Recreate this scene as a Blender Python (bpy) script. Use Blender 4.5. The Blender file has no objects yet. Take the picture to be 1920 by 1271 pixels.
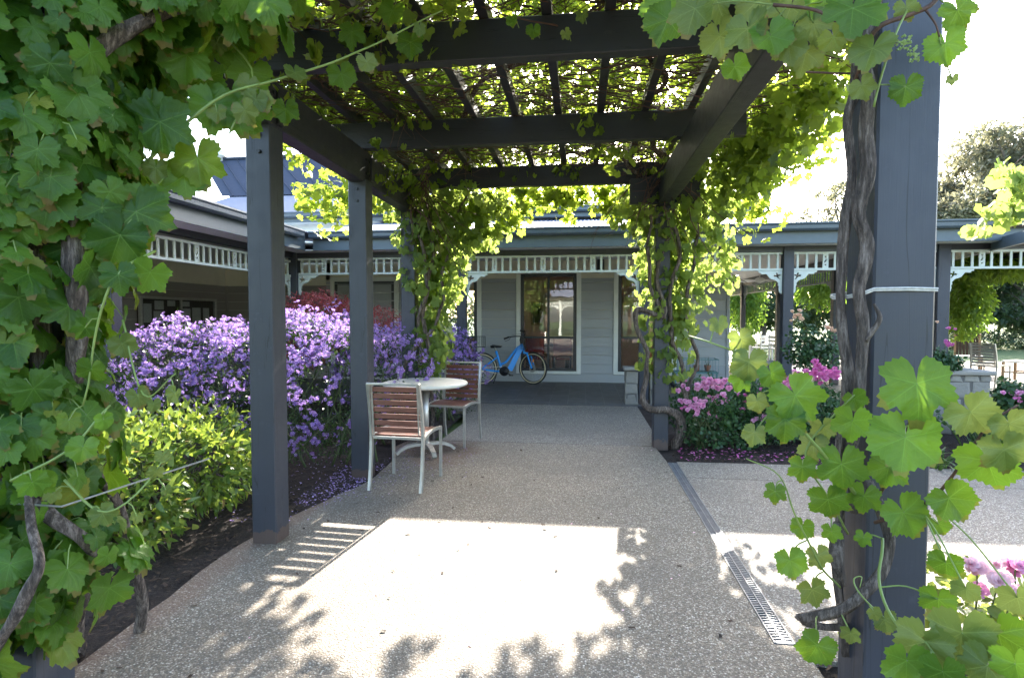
import bpy, bmesh, math, random
import numpy as np
from mathutils import Vector, Matrix, noise
R = math.radians
random.seed(7); rng = np.random.default_rng(7)
sc = bpy.context.scene
COL = sc.collection

# ------------------------------------------------------------------ camera, sky, sun, exposure
CAM_H = 1.42
cam = bpy.data.cameras.new("camera"); cam_o = bpy.data.objects.new("camera", cam); COL.objects.link(cam_o)
cam.sensor_width = 36; cam.lens = 36 * 1060 / 1920; cam.clip_end = 800; cam.clip_start = .05
cam_o.location = (0, 0, CAM_H); cam_o.rotation_euler = (R(90 - 2.3), 0, R(7)); sc.camera = cam_o
SUN_EL, SUN_AZ = R(29.1), R(7.0)
W = bpy.data.worlds.new("World"); sc.world = W; W.use_nodes = True
nt = W.node_tree; nt.nodes.clear()
sky = nt.nodes.new("ShaderNodeTexSky"); sky.sky_type = 'NISHITA'; sky.sun_disc = False
sky.sun_elevation = SUN_EL; sky.sun_rotation = SUN_AZ; sky.air_density = 1.0; sky.dust_density = 2.5; sky.ozone_density = 1.0
bg = nt.nodes.new("ShaderNodeBackground"); bg.inputs[1].default_value = 0.15
wo = nt.nodes.new("ShaderNodeOutputWorld")
nt.links.new(sky.outputs[0], bg.inputs[0]); nt.links.new(bg.outputs[0], wo.inputs[0])
sl = bpy.data.lights.new("sun", 'SUN'); sl.energy = 4.3; sl.angle = R(0.55); sl.color = (1.0, .94, .84)
so = bpy.data.objects.new("sun", sl); COL.objects.link(so)
sd = Vector((math.sin(SUN_AZ) * math.cos(SUN_EL), math.cos(SUN_AZ) * math.cos(SUN_EL), math.sin(SUN_EL)))
so.rotation_euler = sd.to_track_quat('Z', 'Y').to_euler(); so.location = (5, 30, 20)
sc.view_settings.view_transform = 'Standard'; sc.view_settings.look = 'None'
sc.view_settings.exposure = 2.98; sc.view_settings.gamma = 1; sc.view_settings.use_curve_mapping = False
sc.cycles.max_bounces = 8; sc.cycles.diffuse_bounces = 4; sc.cycles.glossy_bounces = 4
sc.cycles.transmission_bounces = 6; sc.cycles.transparent_max_bounces = 10
sc.cycles.sample_clamp_indirect = 6
sc.cycles.use_adaptive_sampling = True

# ------------------------------------------------------------------ helpers
_f = Vector((-math.sin(R(7)) * math.cos(R(2.3)), math.cos(R(7)) * math.cos(R(2.3)), -math.sin(R(2.3))))
_r = Vector((math.cos(R(7)), math.sin(R(7)), 0)); _u = _r.cross(_f)
def at(x, y, Y):
    """real-world point at distance Y up the path that is sighted along a direction of the photo (1920 wide)"""
    d = _f * 1060 + _r * (x - 960) + _u * (635.5 - y)
    return Vector((0, 0, CAM_H)) + d * (Y / d.y)

WLOC = {}
def tag(o, label=None, cat=None, group=None, kind=None):
    if label: o['label'] = label
    if cat: o['category'] = cat
    if group: o['group'] = group
    if kind: o['kind'] = kind
    return o
def thing(name, label, cat, loc=(0, 0, 0), rz=0, group=None):
    o = bpy.data.objects.new(name, None); COL.objects.link(o)
    o.location = loc; o.rotation_euler = (0, 0, rz); o.empty_display_size = .2
    WLOC[o.name] = Vector(loc)
    return tag(o, label, cat, group)
def link(name, mesh, parent=None, loc=None):
    """loc is a world location when the parent is an unrotated thing"""
    o = bpy.data.objects.new(name, mesh); COL.objects.link(o)
    if parent is not None:
        o.parent = parent
    if loc is not None:
        p = parent; base = Vector((0, 0, 0))
        if p is not None: base = WLOC.get(p.name, Vector((0, 0, 0)))
        o.location = Vector(loc) - base
        WLOC[o.name] = Vector(loc)
    else:
        WLOC[o.name] = WLOC.get(parent.name, Vector((0, 0, 0))) if parent is not None else Vector((0, 0, 0))
    return o

CUBE = [(-1,-1,-1),(1,-1,-1),(1,1,-1),(-1,1,-1),(-1,-1,1),(1,-1,1),(1,1,1),(-1,1,1)]
CF = [(0,3,2,1),(4,5,6,7),(0,1,5,4),(1,2,6,5),(2,3,7,6),(3,0,4,7)]
class MB:
    def __init__(s): s.v = []; s.f = []; s.mi = []
    def add(s, vs, fs, mi=0):
        n = len(s.v); s.v += [tuple(v) for v in vs]; s.f += [tuple(i + n for i in f) for f in fs]; s.mi += [mi] * len(fs); return s
    def box(s, x0, x1, y0, y1, z0, z1, b=0, mi=0):
        if b <= 0:
            return s.add([((x0 + x1) / 2 + a * (x1 - x0) / 2, (y0 + y1) / 2 + c * (y1 - y0) / 2, (z0 + z1) / 2 + d * (z1 - z0) / 2) for a, c, d in CUBE], CF, mi)
        h = [(x1 - x0) / 2, (y1 - y0) / 2, (z1 - z0) / 2]; c = [(x0 + x1) / 2, (y0 + y1) / 2, (z0 + z1) / 2]
        b = min(b, min(h) * .9); bm = bmesh.new(); bmesh.ops.create_cube(bm, size=2)
        for v in bm.verts: v.co = Vector((v.co.x * h[0], v.co.y * h[1], v.co.z * h[2]))
        bmesh.ops.bevel(bm, geom=bm.edges[:], offset=b, segments=1, affect='EDGES')
        bm.verts.ensure_lookup_table()
        vs = [v.co + Vector(c) for v in bm.verts]; fs = [[v.index for v in f.verts] for f in bm.faces]; bm.free()
        return s.add(vs, fs, mi)
    def obox(s, c, size, rot=(0, 0, 0), mi=0):
        m = Matrix.Translation(c) @ (Matrix.Rotation(rot[2], 4, 'Z') @ Matrix.Rotation(rot[1], 4, 'Y') @ Matrix.Rotation(rot[0], 4, 'X'))
        return s.add([m @ Vector((a * size[0] / 2, b * size[1] / 2, d * size[2] / 2)) for a, b, d in CUBE], CF, mi)
    def bar(s, a, b, w, h, up=(0, 0, 1), mi=0):
        a = Vector(a); b = Vector(b); d = (b - a); L = d.length; d.normalize(); u = Vector(up)
        if abs(d.dot(u)) > .98: u = Vector((0, 1, 0))
        x = d.cross(u).normalized(); z = x.cross(d)
        vs = []
        for p in (a, b):
            for i, j in ((-1, -1), (1, -1), (1, 1), (-1, 1)): vs.append(p + x * (i * w / 2) + z * (j * h / 2))
        return s.add(vs, [(0, 1, 2, 3), (7, 6, 5, 4), (0, 4, 5, 1), (1, 5, 6, 2), (2, 6, 7, 3), (3, 7, 4, 0)], mi)
    def tube(s, pts, rad, n=8, cap=True, rough=0, mi=0, closed=False):
        pts = [Vector(p) for p in pts]; k = len(pts)
        if not hasattr(rad, '__len__'): rad = [rad] * k
        vs = []; u = None
        for i, p in enumerate(pts):
            if closed: d = pts[(i + 1) % k] - pts[i - 1]
            else: d = pts[min(i + 1, k - 1)] - pts[max(i - 1, 0)]
            if d.length < 1e-9: d = Vector((0, 0, 1))
            d.normalize()
            if u is None:
                u = Vector((0, 0, 1)) if abs(d.z) < .9 else Vector((1, 0, 0))
            u = (u - d * u.dot(d)).normalized(); w = d.cross(u)
            for j in range(n):
                a = 2 * math.pi * j / n; r = rad[i]
                if rough: r *= 1 + rough * (noise.noise(Vector((math.cos(a) * 1.6 + p.x * 3, math.sin(a) * 1.6 + p.y * 3, p.z * 6))) * .8 + noise.noise(Vector((math.cos(a + p.z * 2) * 4.5, math.sin(a + p.z * 2) * 4.5, p.z * 2.5))) * .9)
                vs.append(p + (u * math.cos(a) + w * math.sin(a)) * r)
        fs = []
        for i in range(k if closed else k - 1):
            i2 = (i + 1) % k
            for j in range(n): fs.append((i * n + j, i * n + (j + 1) % n, i2 * n + (j + 1) % n, i2 * n + j))
        if cap and not closed: fs.append(tuple(range(n))[::-1]); fs.append(tuple((k - 1) * n + j for j in range(n)))
        return s.add(vs, fs, mi)
    def lathe(s, prof, n=24, c=(0, 0, 0), mi=0):
        vs = []; c = Vector(c)
        for r, z in prof:
            for j in range(n): a = 2 * math.pi * j / n; vs.append(c + Vector((r * math.cos(a), r * math.sin(a), z)))
        fs = [(i * n + j, i * n + (j + 1) % n, (i + 1) * n + (j + 1) % n, (i + 1) * n + j) for i in range(len(prof) - 1) for j in range(n)]
        fs.append(tuple(range(n))[::-1]); fs.append(tuple((len(prof) - 1) * n + j for j in range(n)))
        return s.add(vs, fs, mi)
    def mesh(s, name, mats, origin=(0, 0, 0), smooth=False):
        me = bpy.data.meshes.new(name); o = Vector(origin)
        me.from_pydata([tuple(Vector(v) - o) for v in s.v], [], s.f)
        for m in (mats if isinstance(mats, (list, tuple)) else [mats]): me.materials.append(m)
        if any(s.mi): me.polygons.foreach_set('material_index', s.mi)
        if smooth: me.polygons.foreach_set('use_smooth', [True] * len(me.polygons))
        me.update(); return me
    def build(s, name, mats, parent=None, smooth=False, origin=None):
        """verts are in the thing's local space (origin None) or in world space (origin = where the part's own origin sits)"""
        if origin is None: return link(name, s.mesh(name, mats, smooth=smooth), parent)
        return link(name, s.mesh(name, mats, origin, smooth), parent, origin)
def wbuild(mb, name, mats, parent, smooth=False):
    """world-space verts under an unrotated thing; origin at the part's centre"""
    a = np.array(mb.v); c = Vector(((a.min(0) + a.max(0)) / 2).tolist())
    return mb.build(name, mats, parent, smooth, origin=c)
def stuff(name, tv, tf, M, L, mat, parent=None, smooth=False, kind='stuff', uv=None):
    """one mesh of many copies of a template: M (N,3,3), L (N,3)"""
    tv = np.array(tv, float); tf = np.array(tf, int); N = len(L); M = np.array(M); L = np.array(L)
    base = WLOC.get(parent.name, Vector((0, 0, 0))) if parent is not None else Vector((0, 0, 0))
    V = np.einsum('nij,kj->nki', M, tv) + L[:, None, :] - np.array(base)[None, None, :]
    k = len(tv); F = (tf[None] + (np.arange(N) * k)[:, None, None])
    me = bpy.data.meshes.new(name); nf = F.shape[0] * F.shape[1]; w = F.shape[2]
    me.vertices.add(N * k); me.vertices.foreach_set('co', V.reshape(-1))
    me.loops.add(nf * w); me.loops.foreach_set('vertex_index', F.reshape(-1).astype(np.int32))
    me.polygons.add(nf); me.polygons.foreach_set('loop_start', (np.arange(nf) * w).astype(np.int32))
    if smooth: me.polygons.foreach_set('use_smooth', np.ones(nf, bool))
    if uv is not None:
        ul = me.uv_layers.new(name='UVMap'); U = np.tile(np.array(uv, float)[tf.reshape(-1)], (N, 1)); ul.data.foreach_set('uv', U.reshape(-1))
    me.materials.append(mat); me.update(calc_edges=True)
    o = link(name, me, parent)
    if kind: o['kind'] = kind
    return o
def frames(tip, nor, size):
    """rotation*scale matrices with local +Y = tip, +Z = normal"""
    tip = np.array(tip, float); nor = np.array(nor, float)
    tip /= np.linalg.norm(tip, axis=1)[:, None] + 1e-9
    nor = nor - (nor * tip).sum(1)[:, None] * tip; nor /= np.linalg.norm(nor, axis=1)[:, None] + 1e-9
    x = np.cross(tip, nor); M = np.stack([x, tip, nor], 2)
    return M * np.array(size)[:, None, None]
def rdir(n): a = rng.normal(size=(n, 3)); return a / np.linalg.norm(a, axis=1)[:, None]

# ------------------------------------------------------------------ materials
def nm(name):
    m = bpy.data.materials.new(name); m.use_nodes = True; t = m.node_tree; b = t.nodes['Principled BSDF']; return m, t, b
def node(t, k, **kw):
    n = t.nodes.new(k)
    for a, v in kw.items():
        if a.startswith('i_'):
            n.inputs[int(a[2:])].default_value = v
        else: setattr(n, a, v)
    return n
def ramp(t, fac, stops):
    r = t.nodes.new('ShaderNodeValToRGB'); e = r.color_ramp.elements
    while len(e) < len(stops): e.new(.5)
    for i, (p, c) in enumerate(stops): e[i].position = p; e[i].color = (*c, 1)
    t.links.new(fac, r.inputs[0]); return r.outputs[0]
def coords(t, kind='Object', scale=(1, 1, 1)):
    tc = t.nodes.new('ShaderNodeTexCoord'); mp = t.nodes.new('ShaderNodeMapping'); mp.inputs[3].default_value = scale
    t.links.new(tc.outputs[kind], mp.inputs[0]); return mp.outputs[0]
def world_pos(t, scale=(1, 1, 1)):
    g = t.nodes.new('ShaderNodeNewGeometry'); mp = t.nodes.new('ShaderNodeMapping'); mp.inputs[3].default_value = scale
    t.links.new(g.outputs['Position'], mp.inputs[0]); return mp.outputs[0]
def noi(t, vec, s, d=3, r=.6):
    n = t.nodes.new('ShaderNodeTexNoise'); n.inputs['Scale'].default_value = s; n.inputs['Detail'].default_value = d; n.inputs['Roughness'].default_value = r
    t.links.new(vec, n.inputs['Vector']); return n.outputs[0]
def mth(t, op, a, b=None, c=None):
    n = t.nodes.new('ShaderNodeMath'); n.operation = op
    for i, x in enumerate((a, b, c)):
        if x is None: continue
        if isinstance(x, (int, float)): n.inputs[i].default_value = x
        else: t.links.new(x, n.inputs[i])
    return n.outputs[0]
def mixc(t, fac, a, b, mode='MIX'):
    n = t.nodes.new('ShaderNodeMix'); n.data_type = 'RGBA'; n.blend_type = mode
    for i, x in ((0, fac), (6, a), (7, b)):
        if isinstance(x, (int, float)): n.inputs[i].default_value = x
        elif isinstance(x, tuple): n.inputs[i].default_value = (*x, 1)
        else: t.links.new(x, n.inputs[i])
    return n.outputs[2]
def bump(t, b, h, s=.3, d=.01):
    n = t.nodes.new('ShaderNodeBump'); n.inputs[0].default_value = s; n.inputs[1].default_value = d
    t.links.new(h, n.inputs['Height']); t.links.new(n.outputs[0], b.inputs['Normal'])
def simple(name, col, rough=.5, var=.12, metal=0, scale=(6, 6, 6), bs=.15, bd=.004, spec=.5):
    m, t, b = nm(name); p = world_pos(t, scale); n1 = noi(t, p, 1.0, 5); n2 = noi(t, p, 9.0, 4)
    c = tuple(min(1, x * (1 + var)) for x in col); d = tuple(x * (1 - var) for x in col)
    t.links.new(ramp(t, n1, [(.3, d), (.7, c)]), b.inputs['Base Color'])
    t.links.new(mth(t, 'MULTIPLY_ADD', n2, .25, rough - .12), b.inputs['Roughness'])
    b.inputs['Metallic'].default_value = metal; b.inputs['Specular IOR Level'].default_value = spec
    bump(t, b, n2, bs, bd); return m
def wood_paint(name, col, axis=2, rough=.45):
    m, t, b = nm(name); sc_ = [28, 28, 28]; sc_[axis] = 1.1
    tc = coords(t, 'Object', tuple(sc_)); g = noi(t, tc, 1.0, 6, .7)
    sc2 = [7, 7, 7]; sc2[axis] = .25; cr = noi(t, coords(t, 'Object', tuple(sc2)), 2.2, 3, .5)
    p = world_pos(t); n1 = noi(t, p, 2.2, 6, .65); d1 = noi(t, p, 14, 5, .7)
    c = mixc(t, n1, tuple(x * .82 for x in col), tuple(x * 1.2 for x in col))
    crack = mth(t, 'LESS_THAN', mth(t, 'ABSOLUTE', mth(t, 'SUBTRACT', cr, .5)), .006)
    c = mixc(t, mth(t, 'MULTIPLY', crack, .6), c, tuple(x * .25 for x in col))
    scuff = ramp(t, d1, [(.62, (0, 0, 0)), (.74, (1, 1, 1))])
    c = mixc(t, mth(t, 'MULTIPLY', scuff, .35), c, tuple(min(1, x * 1.7 + .02) for x in col))
    # splash dirt low on the wood, as on the photographed posts
    sx = t.nodes.new('ShaderNodeSeparateXYZ'); t.links.new(p, sx.inputs[0])
    low = mth(t, 'MULTIPLY', mth(t, 'LESS_THAN', mth(t, 'ADD', sx.outputs[2], mth(t, 'MULTIPLY', d1, .18)), .17), .55)
    c = mixc(t, low, c, (.12, .07, .045))
    t.links.new(c, b.inputs['Base Color']); t.links.new(mth(t, 'MULTIPLY_ADD', d1, .3, rough - .12), b.inputs['Roughness'])
    h = mth(t, 'SUBTRACT', mth(t, 'MULTIPLY', g, 1.0), mth(t, 'MULTIPLY', crack, 1.2)); bump(t, b, h, .35, .004)
    return m
def leaf_mat(name, dark, light, trans, rough=.42, tw=.4, veins=False, spots=0., yellow=None):
    m, t, b = nm(name); oi = t.nodes.new('ShaderNodeObjectInfo'); g = t.nodes.new('ShaderNodeNewGeometry')
    rnd = mth(t, 'FRACT', mth(t, 'ADD', mth(t, 'MULTIPLY', oi.outputs['Random'], 7.31), g.outputs['Random Per Island']))
    stops = [(0, dark), (.75, light)] + ([(.93, light), (1, yellow)] if yellow else [])
    c = ramp(t, rnd, stops); p = world_pos(t); n1 = noi(t, p, 22, 4, .7)
    c = mixc(t, mth(t, 'MULTIPLY', n1, .5), c, tuple(x * .6 for x in dark))
    h = n1
    if veins:
        uvn = t.nodes.new('ShaderNodeUVMap'); sx = t.nodes.new('ShaderNodeSeparateXYZ'); t.links.new(uvn.outputs[0], sx.inputs[0])
        u, v = sx.outputs[0], sx.outputs[1]; vm = None
        for a in (0, 52, -52, 108, -108):
            ca, sa = math.cos(R(a)), math.sin(R(a))
            al = mth(t, 'ADD', mth(t, 'MULTIPLY', u, sa), mth(t, 'MULTIPLY', v, ca))
            pe = mth(t, 'ABSOLUTE', mth(t, 'SUBTRACT', mth(t, 'MULTIPLY', u, ca), mth(t, 'MULTIPLY', v, sa)))
            # main vein plus herringbone side veins
            w = mth(t, 'MULTIPLY_ADD', al, -.012, .016)
            ln = mth(t, 'MULTIPLY', mth(t, 'LESS_THAN', pe, w), mth(t, 'GREATER_THAN', al, 0))
            ph = mth(t, 'FRACT', mth(t, 'MULTIPLY', mth(t, 'SUBTRACT', al, mth(t, 'MULTIPLY', pe, .9)), 6.5))
            side = mth(t, 'MULTIPLY', mth(t, 'MULTIPLY', mth(t, 'LESS_THAN', ph, .10), mth(t, 'LESS_THAN', pe, mth(t, 'MULTIPLY', al, .42))), .45)
            ln = mth(t, 'MAXIMUM', ln, side)
            vm = ln if vm is None else mth(t, 'MAXIMUM', vm, ln)
        c = mixc(t, mth(t, 'MULTIPLY', vm, .42), c, tuple(min(1, x * 1.7 + .02) for x in light))
        h = mth(t, 'SUBTRACT', n1, mth(t, 'MULTIPLY', vm, .8))
    if spots and veins:
        rr = mth(t, 'SQRT', mth(t, 'ADD', mth(t, 'MULTIPLY', u, u), mth(t, 'MULTIPLY', v, v))); nb = noi(t, p, 9, 3, .6)
        eb = ramp(t, mth(t, 'ADD', rr, mth(t, 'MULTIPLY', nb, .9)), [(0, (0, 0, 0)), (.5, (0, 0, 0))]) if False else mth(t, 'GREATER_THAN', mth(t, 'ADD', rr, mth(t, 'MULTIPLY', nb, 1.1)), 1.50)
        c = mixc(t, mth(t, 'MULTIPLY', eb, .75), c, (.17, .085, .03))
        pale = ramp(t, noi(t, p, 5, 3, .6), [(.5, (0, 0, 0)), (.75, (1, 1, 1))]); c = mixc(t, mth(t, 'MULTIPLY', pale, .18), c, tuple(min(1, x * 1.6) for x in light))
    if spots:
        n2 = noi(t, p, 60, 3, .7); sp = ramp(t, n2, [(.68, (0, 0, 0)), (.74, (1, 1, 1))]); c = mixc(t, mth(t, 'MULTIPLY', sp, spots), c, (.13, .06, .025))
    t.links.new(c, b.inputs['Base Color']); b.inputs['Roughness'].default_value = rough; b.inputs['Specular IOR Level'].default_value = .32
    if veins:
        nq = noi(t, p, 70, 2, .5); h = mth(t, 'ADD', h, mth(t, 'MULTIPLY', nq, .9)); bump(t, b, h, .55, .006)
    else: bump(t, b, h, .25, .004)
    tr = t.nodes.new('ShaderNodeBsdfTranslucent'); t.links.new(mixc(t, .55, c, trans), tr.inputs[0])
    mx = t.nodes.new('ShaderNodeMixShader'); mx.inputs[0].default_value = tw
    out = t.nodes['Material Output']; t.links.new(b.outputs[0], mx.inputs[1]); t.links.new(tr.outputs[0], mx.inputs[2]); t.links.new(mx.outputs[0], out.inputs[0])
    return m

M = {}
SL = (.052, .060, .080)
M['post'] = wood_paint('slate painted timber upright', (.031, .034, .046), 2)
M['beamx'] = wood_paint('slate painted timber across', (.023, .023, .028), 0)  # beams darker than the posts: shade under the canopy put into their colour
M['beamy'] = wood_paint('slate painted timber along', (.023, .023, .028), 1)
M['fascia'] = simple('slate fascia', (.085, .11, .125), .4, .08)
M['gutter'] = simple('slate steel gutter', (.075, .095, .115), .3, .08)
M['fret'] = simple('pale painted fretwork', (.56, .60, .55), .5, .07)
M['trim'] = simple('cream white trim', (.74, .74, .68), .45, .05)
M['cream'] = simple('cream render', (.66, .60, .47), .8, .06, scale=(3, 3, 3), bs=.4)
M['ceil'] = simple('white soffit', (.78, .76, .73), .7, .05)
M['frame'] = simple('charcoal aluminium frame', (.035, .035, .042), .35, .1)
M['steel'] = simple('brushed steel', (.50, .48, .44), .38, .12, metal=.75, scale=(20, 20, 20), bs=.1, bd=.001)
M['slat'] = simple('oiled red brown timber', (.15, .055, .035), .45, .3, scale=(8, 40, 40), bs=.3, bd=.002)
M['tabletop'] = simple('cream laminate', (.66, .63, .55), .4, .06, scale=(9, 9, 9))
M['black'] = simple('black plastic', (.018, .018, .020), .45, .2)
M['rubber'] = simple('black rubber', (.02, .02, .02), .8, .2)
M['cream_rubber'] = simple('cream tyre wall', (.62, .52, .34), .7, .08)
M['blue'] = simple('bright blue bicycle paint', (.015, .30, .85), .3, .04, bs=.02)
M['orange'] = simple('orange reflector', (.85, .30, .02), .3, .05)
M['rope'] = simple('grey cord', (.60, .58, .54), .8, .2, scale=(60, 60, 60), bs=.8)
M['white'] = simple('white paint', (.75, .75, .73), .5, .05)
M['darkwood'] = simple('dark stained timber', (.045, .028, .022), .45, .3, scale=(10, 10, 10))
M['wood'] = simple('pale timber', (.30, .20, .12), .5, .2)
M['paper'] = simple('notice paper', (.70, .68, .64), .8, .12, scale=(30, 30, 30))
M['pink'] = simple('pinkish interior wall', (.74, .52, .42), .8, .05)
M['redchair'] = simple('red upholstery', (.28, .02, .02), .7, .1)
M['teal'] = simple('faded teal metal', (.10, .22, .22), .5, .2)
M['terracotta'] = simple('terracotta', (.35, .14, .08), .8, .15)
M['grate'] = simple('galvanised grate', (.16, .165, .175), .5, .2, metal=.3, scale=(15, 15, 15))
M['channel'] = simple('dark channel', (.02, .02, .022), .9, .2)
M['grout'] = simple('tile grout', (.24, .235, .225), .9, .1)
# floor tile: slightly different tone for every tile
m, t, b = nm('charcoal floor tile'); oi = t.nodes.new('ShaderNodeObjectInfo'); g = t.nodes.new('ShaderNodeNewGeometry')
rn = mth(t, 'FRACT', mth(t, 'ADD', oi.outputs['Random'], g.outputs['Random Per Island'])); n1 = noi(t, world_pos(t), 5, 5)
c = mixc(t, rn, (.075, .070, .070), (.105, .095, .092)); c = mixc(t, mth(t, 'MULTIPLY', n1, .5), c, (.12, .11, .10))
t.links.new(c, b.inputs[0]); t.links.new(mth(t, 'MULTIPLY_ADD', n1, .3, .35), b.inputs['Roughness']); M['tile'] = m
# weatherboard
m, t, b = nm('grey weatherboard'); p = coords(t, 'Object', (1.2, 30, 30)); g1 = noi(t, p, 2.0, 5); n1 = noi(t, world_pos(t), 1.6, 5)
oi = t.nodes.new('ShaderNodeObjectInfo'); c = mixc(t, oi.outputs['Random'], (.36, .37, .38), (.41, .42, .42)); c = mixc(t, mth(t, 'MULTIPLY', n1, .35), c, (.29, .29, .29))
t.links.new(c, b.inputs[0]); b.inputs['Roughness'].default_value = .55; bump(t, b, g1, .2, .003); M['board'] = m
# brown weatherboard of the left wing
m, t, b = nm('brown grey weatherboard'); g1 = noi(t, coords(t, 'Object', (30, 1.2, 30)), 2.0, 5); n1 = noi(t, world_pos(t), 1.6, 5)
oi = t.nodes.new('ShaderNodeObjectInfo'); c = mixc(t, oi.outputs['Random'], (.25, .225, .205), (.29, .26, .235)); c = mixc(t, mth(t, 'MULTIPLY', n1, .35), c, (.15, .135, .12))
t.links.new(c, b.inputs[0]); b.inputs['Roughness'].default_value = .6; bump(t, b, g1, .2, .003); M['board2'] = m
def steel_roof(name, col, rough):
    m, t, b = nm(name); p = world_pos(t, (1, .3, .3)); n1 = noi(t, p, 1.5, 5); n2 = noi(t, world_pos(t), 12, 4)
    c = mixc(t, n1, tuple(x * .85 for x in col), tuple(x * 1.15 for x in col)); t.links.new(c, b.inputs[0])
    t.links.new(mth(t, 'MULTIPLY_ADD', n2, .25, rough - .1), b.inputs['Roughness']); b.inputs['Specular IOR Level'].default_value = .25; return m
M['roof'] = steel_roof('corrugated grey roof', (.17, .19, .24), .6)
M['roofblue'] = steel_roof('deep blue roof', (.035, .044, .068), .75)
# glass: thin pane, clear with a Fresnel reflection
m, t, b = nm('window glass'); gg = t.nodes.new('ShaderNodeNewGeometry'); t.nodes.remove(b); tr = t.nodes.new('ShaderNodeBsdfTransparent'); tr.inputs[0].default_value = (.86, .88, .88, 1)
gl = t.nodes.new('ShaderNodeBsdfGlossy'); gl.inputs['Roughness'].default_value = .008; fr = t.nodes.new('ShaderNodeFresnel'); fr.inputs[0].default_value = 1.75
n1 = noi(t, world_pos(t), 1.3, 2); bp = t.nodes.new('ShaderNodeBump'); bp.inputs[0].default_value = .06; bp.inputs[1].default_value = .02; t.links.new(n1, bp.inputs['Height']); t.links.new(bp.outputs[0], gl.inputs['Normal'])
mx = t.nodes.new('ShaderNodeMixShader'); t.links.new(mth(t, 'MULTIPLY', mth(t, 'MULTIPLY_ADD', fr.outputs[0], 1.35, .03), mth(t, 'SUBTRACT', 1.0, gg.outputs['Backfacing'])), mx.inputs[0]); t.links.new(tr.outputs[0], mx.inputs[1]); t.links.new(gl.outputs[0], mx.inputs[2])
t.links.new(mx.outputs[0], t.nodes['Material Output'].inputs[0]); M['glass'] = m
# exposed aggregate concrete
def aggregate(name, tint, rust):
    m, t, b = nm(name); p = world_pos(t)
    v = t.nodes.new('ShaderNodeTexVoronoi'); v.inputs['Scale'].default_value = 125; t.links.new(p, v.inputs['Vector'])
    sx = t.nodes.new('ShaderNodeSeparateColor'); t.links.new(v.outputs['Color'], sx.inputs[0])
    c = ramp(t, sx.outputs[0], [(0, (.10, .085, .07)), (.25, (.19, .155, .12)), (.5, (.27, .225, .175)), (.75, (.34, .30, .25)), (.9, (.46, .43, .38)), (1, (.66, .63, .58))])
    edge = ramp(t, v.outputs['Distance'], [(.35, (1, 1, 1)), (.75, (0, 0, 0))])
    c = mixc(t, mth(t, 'SUBTRACT', 1.0, edge), c, (.135, .115, .095))
    c = mixc(t, .5, c, tint, 'MULTIPLY')
    big = noi(t, p, .9, 6, .62); c = mixc(t, mth(t, 'MULTIPLY', ramp(t, big, [(.42, (0, 0, 0)), (.68, (1, 1, 1))]), .48), c, (.115, .098, .08))
    mid = noi(t, p, 6.5, 5, .7); c = mixc(t, mth(t, 'MULTIPLY', ramp(t, mid, [(.55, (0, 0, 0)), (.8, (1, 1, 1))]), .3), c, (.15, .125, .10))
    if rust:
        s3 = t.nodes.new('ShaderNodeSeparateXYZ'); t.links.new(p, s3.inputs[0]); wob = noi(t, p, 2.6, 6, .75)
        edgem = ramp(t, mth(t, 'ADD', s3.outputs[0], mth(t, 'MULTIPLY', wob, .75)), [(0, (1, 1, 1)), (.001, (0, 0, 0))])
        # red soil washed out of the left bed on to the slab, and under the table
        d1 = mth(t, 'ADD', s3.outputs[0], 1.93); d1 = mth(t, 'SUBTRACT', mth(t, 'MULTIPLY', wob, .40), mth(t, 'ADD', d1, .16))
        k1 = ramp(t, d1, [(0, (0, 0, 0)), (.10, (1, 1, 1))])
        dx = mth(t, 'ADD', s3.outputs[0], 1.45); dy = mth(t, 'SUBTRACT', s3.outputs[1], 5.75)
        dd = mth(t, 'SQRT', mth(t, 'ADD', mth(t, 'MULTIPLY', dx, dx), mth(t, 'MULTIPLY', mth(t, 'MULTIPLY', dy, dy), .6)))
        k2 = ramp(t, mth(t, 'SUBTRACT', mth(t, 'MULTIPLY', wob, .95), dd), [(0, (0, 0, 0)), (.14, (1, 1, 1))])
        k = mth(t, 'MULTIPLY', mth(t, 'MAXIMUM', k1, k2), mth(t, 'MULTIPLY_ADD', mid, .7, .10)); c = mixc(t, k, c, (.14, .065, .036))
    t.links.new(c, b.inputs[0]); b.inputs['Roughness'].default_value = .75
    bump(t, b, edge, .6, .004); return m
M['agg'] = aggregate('exposed aggregate path', (1.0, .89, .72), True)
M['agg2'] = aggregate('exposed aggregate far slab', (.95, .90, .84), False)
M['agg3'] = aggregate('exposed aggregate side slab', (1, .98, .93), False)
m, t, b = nm('dark mulch soil'); p = world_pos(t); n1 = noi(t, p, 35, 6, .75); n2 = noi(t, p, 3, 4)
c = ramp(t, n1, [(.35, (.008, .006, .005)), (.55, (.028, .018, .013)), (.75, (.07, .045, .03))]); c = mixc(t, mth(t, 'MULTIPLY', n2, .4), c, (.05, .025, .015))
t.links.new(c, b.inputs[0]); b.inputs['Roughness'].default_value = .95; bump(t, b, n1, 1, .03); M['soil'] = m
m, t, b = nm('lawn'); p = world_pos(t); n1 = noi(t, p, 40, 5, .8); n2 = noi(t, p, .35, 4)
c = ramp(t, n1, [(.3, (.03, .06, .012)), (.7, (.08, .14, .03))]); c = mixc(t, mth(t, 'MULTIPLY', n2, .5), c, (.11, .13, .04))
t.links.new(c, b.inputs[0]); b.inputs['Roughness'].default_value = .9; bump(t, b, n1, .8, .03); M['lawn'] = m
m, t, b = nm('grape vine bark'); p = coords(t, 'Object', (55, 55, 9)); n1 = noi(t, world_pos(t, (60, 60, 10)), 1.0, 6, .75); n2 = noi(t, world_pos(t), 6, 4)
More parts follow.
